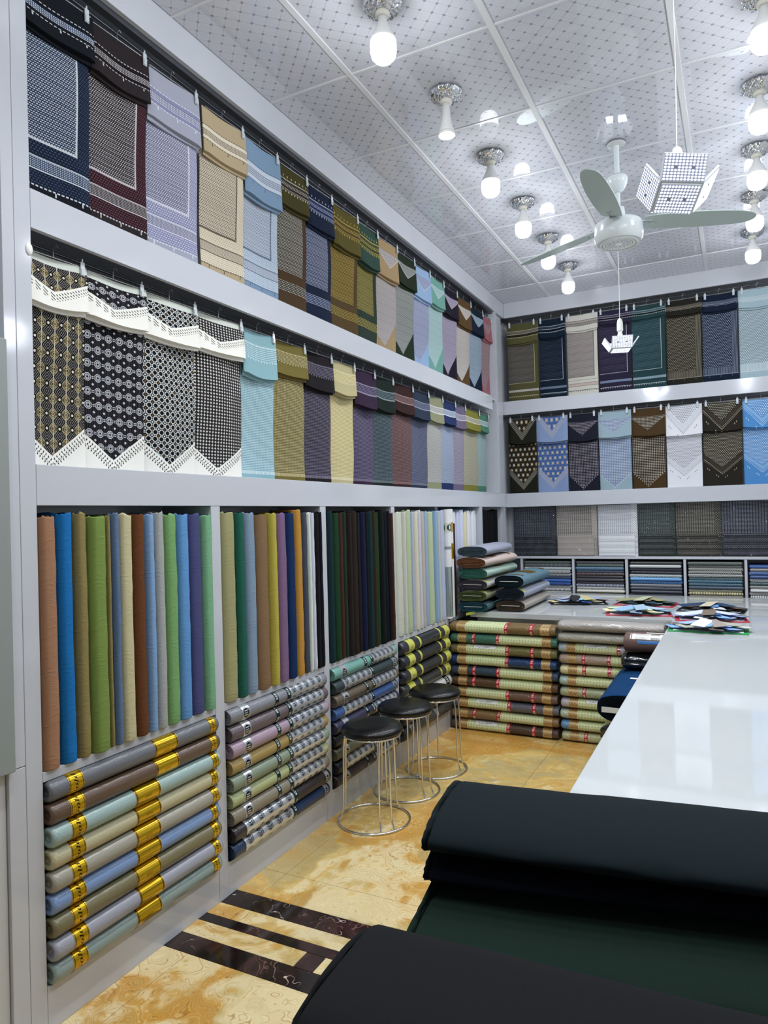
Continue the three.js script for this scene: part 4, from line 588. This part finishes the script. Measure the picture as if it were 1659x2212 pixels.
function stackBolt(x, y, z, len, hy, hz, col, right, label, group, seed, script) {
  const t = thing('wrapped_bolt', label, 'cloth bolt', [x + len / 2, y, z], 0, group), o = { seed, wr: 0.004 }, at = (f) => -len / 2 + f * len;
  part(t, 'folded_cloth', flatLoft(len, hy, hz, { ...o, round: 0.03 }), wrapped(col));
  const sl = (name, a, b, m, lab, g = 0.0006, uvx = 0.09, extra = {}) => part(t, name, flatLoft(len, hy, hz, { ...o, x0: at(a), x1: at(b), cols: Math.max(1, Math.round((b - a) * 16)), grow: g, uvx, ...extra }), m, lab);
  sl('scroll_label', 0.075, 0.16, scrollM, 'tan scroll-print label', 0.0006, 0.06); sl('scroll_label', 0.865, 0.945, scrollM, 'tan scroll-print label', 0.0006, 0.06);
  const [w0, w1, r0, r1] = right ? [0.16, 0.535, 0.535, 0.765] : [0.47, 0.865, 0.21, 0.44];
  sl('printed_wrap', w0, w1, tickM, 'pale green printed wrap', 0.0006, 0.075, { uvt: 4 });
  for (const r of [r0, r1]) sl('red_band', r, r + 0.033, redM, 'red band with white letters', 0.0011, 0.033 * len);
  if (script) sl('paper_label', w0 + 0.07, w0 + 0.29, scriptM, 'white label with dark script', 0.0014, 0.22 * len, { t0: 0.3, t1: 0.44, uvt: 1 / 0.14, n: 8 });
}
const HY = 0.0358;
[[0x7a623c, 'brown', 1], [0x41705f, 'green', 0], [0x6d6840, 'olive', 1, 1], [0x233f6a, 'navy', 1], [0x344759, 'slate blue', 0], [0x5a4532, 'dark brown', 0], [0x6e574b, 'cocoa', 1], [0x62616a, 'grey', 1, 1], [0x836a48, 'camel', 0], [0x52423a, 'umber', 1, 1]].forEach(([c, n, rt, sc], k) =>
  stackBolt(0.012 + ((k * 5) % 3) * 0.004, (9 - k) * HY * 2, 1.412, 0.715, HY - 0.0013, 0.08, c, rt, `${n} bolt in printed wrap, ${ord[k]} from top of stack beside the shelving`, 'wrapped bolts stacked by the shelving', 300 + k, sc));
[[0xaebfc8, 'pale blue-grey', 1, 1], [0xac998a, 'rose taupe', 0], [0xdad6a8, 'lemon cream', 0], [0xabc2b8, 'pale teal', 1], [0xa9b092, 'pale sage', 0], [0xbab5be, 'pale mauve', 1, 1], [0xb6c6b2, 'celadon', 1], [0x6c98c4, 'mid blue', 1], [0xbdbd94, 'straw', 0]].forEach(([c, n, rt, sc], k) =>
  stackBolt(0.742 + ((k * 7) % 3) * 0.003, (8 - k) * HY * 1.92, 1.405, 0.655, HY * 0.96 - 0.0013, 0.08, c, rt, `${n} bolt in printed wrap, ${ord[k]} from top of stack beside the counter`, 'wrapped bolts stacked by the counter', 340 + k, sc));
function crinkle(w, h, seed, amp) { const g = new THREE.PlaneGeometry(w, h, Math.round(w * 70), Math.round(h * 90)), p = g.attributes.position, s = seed * 7.3; for (let i = 0; i < p.count; i++) p.setZ(i, amp * (fbm(p.getX(i) * 10 + s, p.getY(i) * 10, 3) * 1.6 + 0.5 * vnoise(p.getX(i) * 44, p.getY(i) * 44 + s))); g.computeVertexNormals(); return g; }
[[0xb3b2a6, 'lower', 0.619], [0xa7a19b, 'upper', 0.689]].forEach(([c, n, y], k) => {
  const t = thing('filmed_bolt', `${n} of two pale grey bolts in loose clear film topping the counter stack`, 'cloth bolt', [1.055, y, 1.42 + k * 0.008], 0, 'grey bolts in loose film');
  part(t, 'folded_cloth', flatLoft(0.62, 0.034, 0.085, { seed: 390 + k, ex: 2.3, round: 0.035, wr: 0.012 }), wrapped(c)); if (k === 0) part(t, 'card_core', box(-0.312, -0.309, 0.026, 0.036, -0.05, 0.05, 0), M(0xc9c8bd, 0.7));
  const fg = flatLoft(0.645, 0.0345, 0.087, { seed: 40 + k, ex: 2.3, round: 0.03, wr: 0.018, cols: 60, n: 60, grow: 0 }); part(t, 'clear_film', fg.translate(0, 0.0002, 0), film, 'loose clear plastic film');
});
function foldedEnd(hy, hz, seed, loops = 9) {                                    // layered edges of folded cloth, faces +x
  const r = rng(seed), n = 48, pos = [], idx = [], s = r() * 30;
  for (let i = 0; i <= loops * 2; i++) { const k = 1 - i / (loops * 2 + 0.4), off = (i % 2 ? -0.007 : 0.0015) * (0.6 + r() * 0.8); for (let j = 0; j <= n; j++) { const a = j / n * TAU, q = j % n, w = 1 + 0.05 * vnoise(q * 0.35 + s, i * 0.5); pos.push(off + 0.002 * vnoise(q * 0.8, i + s), hy + Math.sign(Math.sin(a)) * Math.pow(Math.abs(Math.sin(a)), 0.8) * hy * k * 0.95 * w, Math.sign(Math.cos(a)) * Math.pow(Math.abs(Math.cos(a)), 0.8) * (hz - hy * (1 - k) * 1.05) * 0.97); } }
  const R = loops * 2 + 1; for (let i = 0; i + 1 < R; i++) for (let j = 0; j < n; j++) { const a = i * (n + 1) + j, b = a + n + 1; idx.push(a, a + 1, b, b, a + 1, b + 1); }
  const g = new THREE.BufferGeometry(); g.setAttribute('position', new THREE.Float32BufferAttribute(pos, 3)); g.setIndex(idx); g.computeVertexNormals(); return g;
}
const gilt = M(0xb98f2e, 0.3, { metalness: 0.8 }), chartreuse = M(0xb9c455, 0.7);
function pileBolt(x, y, z, len, hy, hx, outer, inner, label, seed, opt = {}) {     // axis along z, folded end towards the aisle
  const t = thing('folded_bolt', label, 'cloth bolt', [x, y, z], -Math.PI / 2 + (opt.turn || 0), 'folded bolts piled on the end counter');
  part(t, 'folded_cloth', flatLoft(len, hy, hx, { seed, ex: 2.4, round: 0.012, wr: 0.008 }).translate(-len / 2, 0, 0), cloth(soft(outer)));
  part(t, 'layered_end', foldedEnd(hy, hx, seed, opt.loops || 8).translate(0.007, 0, 0), cloth(bright(inner)), 'layered cut edges of the folded cloth');
  if (opt.core) part(t, 'card_core', box(0.0, 0.0095, hy * 0.98, hy * 1.06, -hx * 0.62, hx * 0.62, 0), M(0xd9d9d2, 0.7));
  for (const [a, b] of opt.gold || []) part(t, 'gilt_print', flatLoft(len, hy, hx, { seed, ex: 2.4, wr: 0.008, x0: a - len, x1: b - len, cols: 4, grow: 0.002, t0: 0.1, t1: 0.62 }), gilt, 'gold printed band');
  if (opt.lime) part(t, 'paper_strip', flatLoft(len, hy, hx, { seed, ex: 2.4, wr: 0.008, x0: -0.05, x1: -0.008, cols: 2, grow: 0.0012, t0: 0.3, t1: 0.7 }), chartreuse, 'yellow-green paper strip');
  if (opt.tag) part(t, 'paper_tag', box(0.003, 0.006, -0.012, 0.006, -hx * 0.1, hx * 0.5, 0).rotateX(0.25), chartreuse, 'yellow-green paper tag');
}
const CT = 0.762;
[[0x9fa6ba, 0x3f4c56, 'lilac-grey bolt with charcoal edge', { turn: 0.05 }], [0xd3bfb4, 0x6a4630, 'blush bolt with brown edge and gold print', { gold: [[0.66, 0.685], [0.4, 0.52], [0.1, 0.13]], turn: -0.02 }], [0xabc9ba, 0x37685a, 'mint bolt with green edge', { gold: [[0.3, 0.42]] }], [0xb9bab6, 0x3f3a43, 'grey bolt with paper strip and dark violet edge', { lime: 1, core: 1 }], [0x8a8f74, 0x454e2e, 'olive bolt with crumpled edge', { lime: 1, core: 1 }], [0x4a6a70, 0x244650, 'petrol bolt with loose edge and paper tag', { tag: 1, core: 1 }]].forEach(([o, e, n, op], k) =>
  pileBolt(0.131 + [0.0, -0.004, 0.0, 0.0, -0.002, 0.0][k], CT + 0.0005 + (5 - k) * 0.0755, 1.335 - [0.02, 0, 0.02, 0.01, 0, 0.01][k], 0.72, 0.0366, 0.108, o, e, `${n}, ${ord[k]} from top, tall counter pile`, 700 + k, op));
[[0x5f8494, 0x0d1a22, 'blue gold-printed bolt with black edge', 0.088, { core: 1, gold: [[0.62, 0.645], [0.3, 0.44], [0.05, 0.08]] }], [0xa3a9bc, 0x1d262f, 'grey-lilac bolt with dark slate edge', 0.08, { lime: 1 }], [0xb3aba2, 0x43382f, 'light taupe bolt with brown edge', 0.08, { core: 1 }]].forEach(([o, e, n, th, op], k) =>
  pileBolt(0.366, CT + 0.0005 + [0.163, 0.0815, 0][k], 1.25 - k * 0.01, 0.72, th / 2 - 0.0003, 0.104, o, e, `${n}, ${ord[k]} from top, low counter pile`, 720 + k, op));
{ // counter-side bolts
  const t = thing('boarded_bolt', 'deep blue cloth bolt on a white card, lying beside the counter', 'cloth bolt', [1.252, 0.372, 2.25], -Math.PI / 2);
  part(t, 'folded_cloth', flatLoft(0.7, 0.073, 0.146, { seed: 801, ex: 2.5, round: 0.012, wr: 0.003 }).translate(-0.35, 0, 0), cloth(0x083660)); part(t, 'layered_end', foldedEnd(0.073, 0.146, 801, 10).translate(0.007, 0, 0), cloth(0x05101c)); part(t, 'card_core', box(0.0, 0.012, 0.052, 0.078, -0.146 * 0.7, 0.12, 0), M(0xd3d5d2, 0.7)); part(t, 'paper_tag', box(-0.38, -0.35, 0.1462, 0.148, -0.13, 0.03, 0), M(0xe6e6e6, 0.6));
  [['upper', 0.247, 0.062], ['middle', 0.122, 0.062], ['lowest', 0.0, 0.0605]].forEach(([n, y, hy], k) => { const b = thing('boarded_bolt', `black film-wrapped bolt on a card, ${n} under the deep blue one`, 'cloth bolt', [1.25, y, 2.245], -Math.PI / 2, 'black bolts beside the counter'); part(b, 'folded_cloth', flatLoft(0.7, hy, 0.14, { seed: 810 + k, ex: 2.4, wr: 0.02, round: 0.02, n: 60, cols: 40 }).translate(-0.35, 0, 0), M(0x0d1013, 0.25, { clearcoat: 1, clearcoatRoughness: 0.06 })); part(b, 'card_core', box(0.0, 0.004, hy * 0.8, hy * 1.2, -0.1, 0.1, 0), M(0xb9bab4, 0.5)); });
  const s = thing('filmed_bolt', 'black bolt in shiny clear film lying on the deep blue bolt', 'cloth bolt', [1.295, 0.5195, 1.615]); part(s, 'folded_cloth', flatLoft(0.29, 0.05, 0.1, { seed: 820, ex: 2.4, wr: 0.025, round: 0.02, n: 70, cols: 40 }), M(0x15171c, 0.22, { clearcoat: 1, clearcoatRoughness: 0.05 }));
  const labelTex = canvasTex(512, 256, (g) => { g.fillStyle = '#dcdcd8'; g.fillRect(0, 0, 512, 256); g.fillStyle = '#2a2c30'; for (let j = 0; j < 5; j++) g.fillRect(60, 40 + j * 36, 110 + (j * 53) % 80, 10); g.fillRect(250, 40, 100, 150); g.fillStyle = '#dcdcd8'; for (let i = 0; i < 10; i++) g.fillRect(258 + i * 9, 48, 4, 134); g.fillStyle = '#2a2c30'; for (const [x, y] of [[390, 50], [430, 90], [400, 130], [450, 170]]) g.fillRect(x, y, 26, 20); g.fillRect(10, 0, 10, 256); });
  const b = thing('labelled_bolt', 'brown bolt with white printed label lying against the counter', 'cloth bolt', [1.3, 0.621, 1.615]), o = { seed: 830, ex: 2.4, wr: 0.002 };
  part(b, 'folded_cloth', flatLoft(0.27, 0.052, 0.098, { ...o, round: 0.01 }), cloth(0x6b5650));
  part(b, 'printed_label', flatLoft(0.27, 0.052, 0.098, { ...o, x0: -0.1, x1: 0.13, cols: 3, grow: 0.0008, t0: 0.33, t1: 0.46, uvx: 0.23, uvt: 1 / 0.13, n: 10 }), M(0xffffff, 0.5, { map: labelTex }), 'white label with print and bar code'); part(b, 'blue_label', flatLoft(0.27, 0.052, 0.098, { ...o, x0: -0.06, x1: 0.13, cols: 3, grow: 0.0009, t0: 0.26, t1: 0.31, n: 6 }), M(0x2f6fb0, 0.5));
  part(b, 'round_stamp', flatLoft(0.27, 0.052, 0.098, { ...o, x0: -0.02, x1: 0.1, cols: 3, grow: 0.0008, t0: 0.49, t1: 0.53, n: 6 }), M(0xd6d6d2, 0.5));
}

// ---------------------------------------------------------------- cubbies of folded shawls
const maskTex = [
  pixelTex(128, 128, (x, y) => { const c = dots(x, y, 16, [120, 120, 120], [255, 255, 255]); return c; }), pixelTex(128, 128, (x) => (x % 16 < 7 ? [255, 255, 255] : [110, 110, 110])), pixelTex(128, 128, (x, y) => (((x + y) % 20 < 9) ? [255, 255, 255] : [120, 120, 120])), pixelTex(8, 8, () => [225, 225, 225])];
const slabGeo = (w, h) => { const g = new RoundedBoxGeometry(w, h, 0.27, 3, h * 0.49), p = g.attributes.position, uv = g.attributes.uv; for (let i = 0; i < p.count; i++) uv.setXY(i, p.getX(i) / 0.09, (p.getY(i) - p.getZ(i)) / 0.09); return g; };
const cubbies = [
  { x: [0.112, 0.521], n: 'first cubby from the corner', c: [[0x6a7a70, 'green-grey'], [0x5a5f66, 'graphite'], [0xb4bfde, 'pale periwinkle'], [0xc2c8de, 'lavender'], [0xd2d6e4, 'white-blue'], [0x3a4a66, 'navy'], [0x2f63b4, 'royal blue'], [0x2a58a8, 'cobalt'], [0xd9d9d2, 'off-white'], [0xdadacb, 'ivory'], [0xc9ccd8, 'silver'], [0x9fbade, 'light blue']] },
  { x: [0.548, 0.942], n: 'second cubby from the corner', c: [[0x5a5c62, 'charcoal'], [0x4a5a52, 'dark green'], [0x6b93b2, 'steel blue'], [0x5f7590, 'grey-blue'], [0x5f4a48, 'maroon brown'], [0x2c2c32, 'black'], [0x3a3a40, 'soot black'], [0x4a4450, 'dark violet'], [0x8f94a8, 'lilac grey'], [0xd9d5c6, 'bone'], [0xddd6b8, 'cream'], [0xcfc8b2, 'sand'], [0xb9ae9a, 'beige']] },
  { x: [0.971, 1.373], n: 'third cubby from the corner', c: [[0x3a3f3c, 'green-black'], [0xb0b2b0, 'light grey'], [0x2a2e3c, 'midnight'], [0x24262c, 'black'], [0xb9c4e0, 'pale lavender'], [0x5f93d4, 'azure'], [0x4a7ab8, 'mid blue'], [0x8f959a, 'grey check'], [0x3f4654, 'slate'], [0x4a4f5c, 'ink check'], [0x5a5f70, 'blue check'], [0x34363c, 'coal']] },
  { x: [1.401, 1.794], n: 'fourth cubby from the corner', c: [[0x4f5650, 'moss grey'], [0x7f837e, 'ash'], [0x9fa09a, 'stone'], [0x8f8f88, 'pewter'], [0xb4b6b4, 'pale silver'], [0x6f8a90, 'teal grey'], [0x4f7f98, 'petrol blue'], [0x3f5f70, 'deep teal'], [0x3a4a5c, 'dark blue'], [0xd2cba8, 'pale gold'], [0xc4b890, 'wheat'], [0x8a8478, 'taupe'], [0x55524c, 'dark taupe']] },
  { x: [1.821, 2.216], n: 'fifth cubby from the corner', c: [[0x3f6fc0, 'bright blue'], [0xa89f98, 'greige'], [0x3a5f9a, 'ocean blue'], [0x2a4478, 'navy'], [0xb9bcbc, 'silver'], [0x4a5f64, 'dark teal'], [0x9a9c98, 'grey'], [0xdcdcd6, 'white'], [0xd2d4cc, 'pale sage'], [0xdcd9c6, 'cream'], [0xc9ccc4, 'mist grey']] }];
for (const [ci, cb] of cubbies.entries()) {
  const n = cb.c.length, h = Math.min(0.0255, 0.302 / n), w = cb.x[1] - cb.x[0] - 0.012, gs = [slabGeo(w, h * 0.97), slabGeo(w * 0.985, h * 0.93)];
  cb.c.forEach(([c, name], k) => {
    const t = thing('folded_shawl', `${name} folded shawl, ${ord[k]} from top in the ${cb.n}`, 'folded shawl', [(cb.x[0] + cb.x[1]) / 2 + ((k * 7 + ci) % 3 - 1) * 0.002, 0.7222 + (n - 1 - k) * h, -0.15 + ((k * 5 + ci) % 4) * 0.0045], 0, 'folded shawls in the ' + cb.n);
    part(t, 'folded_cloth', gs[k % 2].clone().translate(0, h * 0.485, 0), M(bright(c), 0.6, { map: maskTex[(k * 3 + ci) % 7 < 3 ? 0 : (k + ci) % 4], clearcoat: 0.4, clearcoatRoughness: 0.25 }));
  });
}

// ---------------------------------------------------------------- counter
{
  const c = thing('counter', 'glossy white L-shaped cutting counter along aisle and end wall', 'counter'), white = M(0xc4c8c9, 0.05), sidew = M(0xc4c8c9, 0.2);
  const s = new THREE.Shape(); s.moveTo(0.1, -0.03); s.lineTo(2.2, -0.03); s.lineTo(2.2, -5.45); s.lineTo(1.397, -5.45); s.lineTo(1.397, -1.30); s.lineTo(0.1, -1.30); s.closePath();
  const g = new THREE.ExtrudeGeometry(s, { depth: 0.032, bevelEnabled: true, bevelSize: 0.002, bevelThickness: 0.002, bevelSegments: 2 }); g.rotateX(-Math.PI / 2); g.translate(0, CT - 0.034, 0);
  part(c, 'worktop', g, white); 
  part(c, 'front_panel', box(0.13, 1.45, 0, CT - 0.0365, 1.22, 1.24), sidew); part(c, 'front_panel', box(1.45, 1.47, 0, CT - 0.0365, 1.24, 5.4), sidew); part(c, 'end_panel', box(1.47, 2.15, 0, CT - 0.0365, 5.38, 5.4), sidew); part(c, 'end_panel', box(0.13, 0.15, 0, CT - 0.0365, 0.05, 1.22), sidew); part(c, 'rear_panel', box(2.13, 2.15, 0, CT - 0.0365, 0.05, 5.38), sidew);
}
{ // swatch fans on the counter
  const fans = [
    { p: [0.69, 0.62], t: 0.3, n: 'black and blue', edge: 0x1d1f24, c: [0x1a1c22, 0x2a3a55, 0x5f3f2a, 0x9fb4d8, 0xb9b5c8, 0xe3dcae, 0xd9cf9a, 0xcabf86, 0x3f6fb4, 0x2f5fa8, 0x9fd0ea] },
    { p: [1.17, 0.58], t: -0.1, n: 'dark teal and olive', edge: 0xc2334a, c: [0x2a3a44, 0x1f2a34, 0x4a5a50, 0x9a9a70, 0x5f7f80, 0x2f4a5a, 0x6f6050, 0xb9c0a0] },
    { p: [1.17, 1.06], t: 0.15, n: 'pale blue and cream', edge: 0xc2334a, c: [0x9f9aa2, 0x6f9098, 0x8fb4d4, 0xa9c4e4, 0xb9d0c4, 0xe0dcb4, 0xcfd6b4, 0x9fb8cc, 0x8fa8c8] },
    { p: [1.60, 0.78], t: -0.1, n: 'black, brown and blue', edge: 0x1d1f24, c: [0x1d2226, 0x24303a, 0x6a4f3a, 0x1f3a5a, 0x111418, 0xd9dde2, 0x5f9ad8, 0xcfc4a8] },
    { p: [1.60, 1.18], t: 0.1, n: 'white and violet', edge: 0xc2334a, c: [0xdfe3ec, 0x4a5560, 0x8f9ac8, 0xcdd4ea, 0xa9b4e0, 0x8fb8ec, 0x2a4f80, 0x7a6a5c] },
    { p: [1.605, 1.6], t: 0.0, n: 'green-edged grey and sky blue', edge: 0x1f9a4a, c: [0xdfe0e2, 0xcfd2cc, 0xb9c0b4, 0xa9aa9a, 0x9fb6e4, 0x8fb4ee, 0x7fa8e4, 0x9a8f88, 0x6a6560, 0xc4ccc0, 0x84aee8] }];
  for (const [fi, f] of fans.entries()) {
    const t = thing('swatch_fan', `open fan of ${f.n} cloth swatch cards on the counter`, 'swatch cards', [f.p[0], CT + 0.0008, f.p[1]], f.t, 'swatch fans on the counter');
    part(t, 'backing_card', box(-0.2, 0.2, 0, 0.004, -0.1, 0.15, 0.001), M(f.edge, 0.5)); part(t, 'paper_sheet', box(-0.175, 0.175, 0.004, 0.0055, -0.1, 0.122, 0), M(0xe6e8ea, 0.6));
    const n = f.c.length * 2 - 2;
    for (let k = 0; k < n; k++) {
      const c = f.c[k % f.c.length], a = -1.25 + 2.5 * k / (n - 1), up = 0.008 + (0.5 - Math.abs(k / (n - 1) - 0.5)) * 0.035 + (k % 4) * 0.006, g = box(-0.036, 0.036, 0, 0.0022, 0.02, 0.2 + (k % 3) * 0.02, 0.0006), p = g.attributes.position;
      for (let i = 0; i < p.count; i++) p.setY(i, p.getY(i) + 0.022 * Math.sin(clamp(p.getZ(i) / 0.22) * Math.PI) * (0.6 + 0.4 * Math.cos(k * 1.7)));
      g.rotateZ(0.1 * Math.sin(k * 2.1)); g.rotateY(-a); g.translate(0, up, -0.05); g.computeVertexNormals(); part(t, 'swatch_card', g, M(c, 0.7));
    }
  }
}
// ---------------------------------------------------------------- stools
{
  const vinyl = M(0x040405, 0.36, { specularIntensity: 0.5, bumpMap: pixelTex(256, 256, (x, y) => { const v = 128 + 110 * (fbm(x / 14, y / 14, 3)) + 30 * vnoise(x / 3, y / 3); return [clamp(v, 0, 255), clamp(v, 0, 255), clamp(v, 0, 255)]; }, { srgb: false }), bumpScale: 0.0012, clearcoat: 0.3, clearcoatRoughness: 0.2 });
  const seatG = lathe([[0.001, 0.462], [0.05, 0.463], [0.1, 0.46], [0.13, 0.452], [0.143, 0.441], [0.147, 0.43], [0.142, 0.419], [0.13, 0.414], [0.001, 0.414]], 56); { const p = seatG.attributes.position, uv = seatG.attributes.uv; for (let i = 0; i < p.count; i++) uv.setXY(i, p.getX(i) / 0.12, p.getZ(i) / 0.12 + p.getY(i) * 3); }
  const names = ['farthest from the stacked bolts', 'middle of the three', 'nearest the stacked bolts'];
  [[0.196, 2.958], [0.188, 2.572], [0.21, 2.222]].forEach(([x, z], k) => {
    const t = thing('round_stool', `round black vinyl stool on chrome hoop legs, ${names[k]}`, 'stool', [x, 0, z], k * 0.35 - 0.2, 'stools in front of the long shelving');
    part(t, 'seat', seatG, vinyl, 'shiny black padded seat'); part(t, 'seat_ring', new THREE.TorusGeometry(0.134, 0.005, 8, 56).rotateX(Math.PI / 2).translate(0, 0.41, 0), chrome); part(t, 'base_ring', new THREE.TorusGeometry(0.17, 0.0052, 8, 72).rotateX(Math.PI / 2).translate(0, 0.0052, 0), chrome);
    for (let j = 0; j < 3; j++) for (const s of [-1, 1]) { const a = j * TAU / 3 + 0.5 + s * 0.2, ca = Math.cos(a), sa = Math.sin(a); part(t, 'leg', tube([[0.108, 0.411], [0.126, 0.403], [0.134, 0.37], [0.14, 0.2], [0.146, 0.06], [0.155, 0.025], [0.169, 0.007]].map(([r, y]) => [r * ca, y, r * sa]), 0.0045, 26, 8), chrome); }
  });
}
// ---------------------------------------------------------------- dark cloth on the counter end
{
  const felt = (c, s) => new THREE.MeshPhysicalMaterial({ color: c, roughness: 0.95, specularIntensity: 0.3, bumpMap: clothBump, bumpScale: 0.0008, sheen: 0.25, sheenRoughness: 0.6, sheenColor: s });
  const lay = (label, x, y, z, len, hy, hz, c, s, seed, o = {}) => {
    const t = thing('suiting_bolt', label, 'cloth bolt', [x, y, z], o.turn || 0, 'dark suiting bolts on the counter end'); part(t, 'folded_cloth', flatLoft(len, hy, hz, { seed, ex: o.ex || 2.3, n: 72, cols: 40, wr: 0.006, round: 0.008, uvx: 0.12, uvt: 5, wave: o.wave }).translate(len / 2, 0, 0), felt(c, s));
    part(t, 'layered_end', foldedEnd(hy, hz, seed, 7).rotateY(Math.PI).translate(-0.006, 0, 0), felt(c, s));
  };
  lay('dark green suiting cloth spread under the folded navy bolt', 1.29, CT + 0.0005, 4.772, 0.92, 0.018, 0.19, 0x16261f, 0x2c4a40, 901, { turn: 0.13, ex: 3, wave: (x, z) => 0.005 * Math.sin(x * 7 + z * 9) + 0.003 * Math.sin(z * 20 + x * 3) - 0.004 });
  lay('midnight navy suiting bolt between the green cloth and topmost bolt', 1.27, CT + 0.0405, 4.69, 0.92, 0.023, 0.135, 0x060a18, 0x141c38, 902, { turn: 0.18 });
  lay('blue-black suiting bolt lying topmost on the dark pile', 1.275, CT + 0.0870, 4.685, 0.92, 0.03, 0.14, 0x121c20, 0x2a3c44, 903, { turn: 0.13, ex: 2.1 });
  lay('charcoal suiting bolt in front of the dark green cloth', 1.285, CT + 0.0005, 5.098, 0.85, 0.0415, 0.125, 0x18191b, 0x2c2e34, 904, { turn: 0.04, ex: 4 });
  lay('black suiting bolt at the very end of the counter', 1.268, CT + 0.0005, 5.335, 0.85, 0.041, 0.1, 0x101115, 0x26282e, 905, { turn: 0.03, ex: 4 });
}
renderer.render(scene, camera);
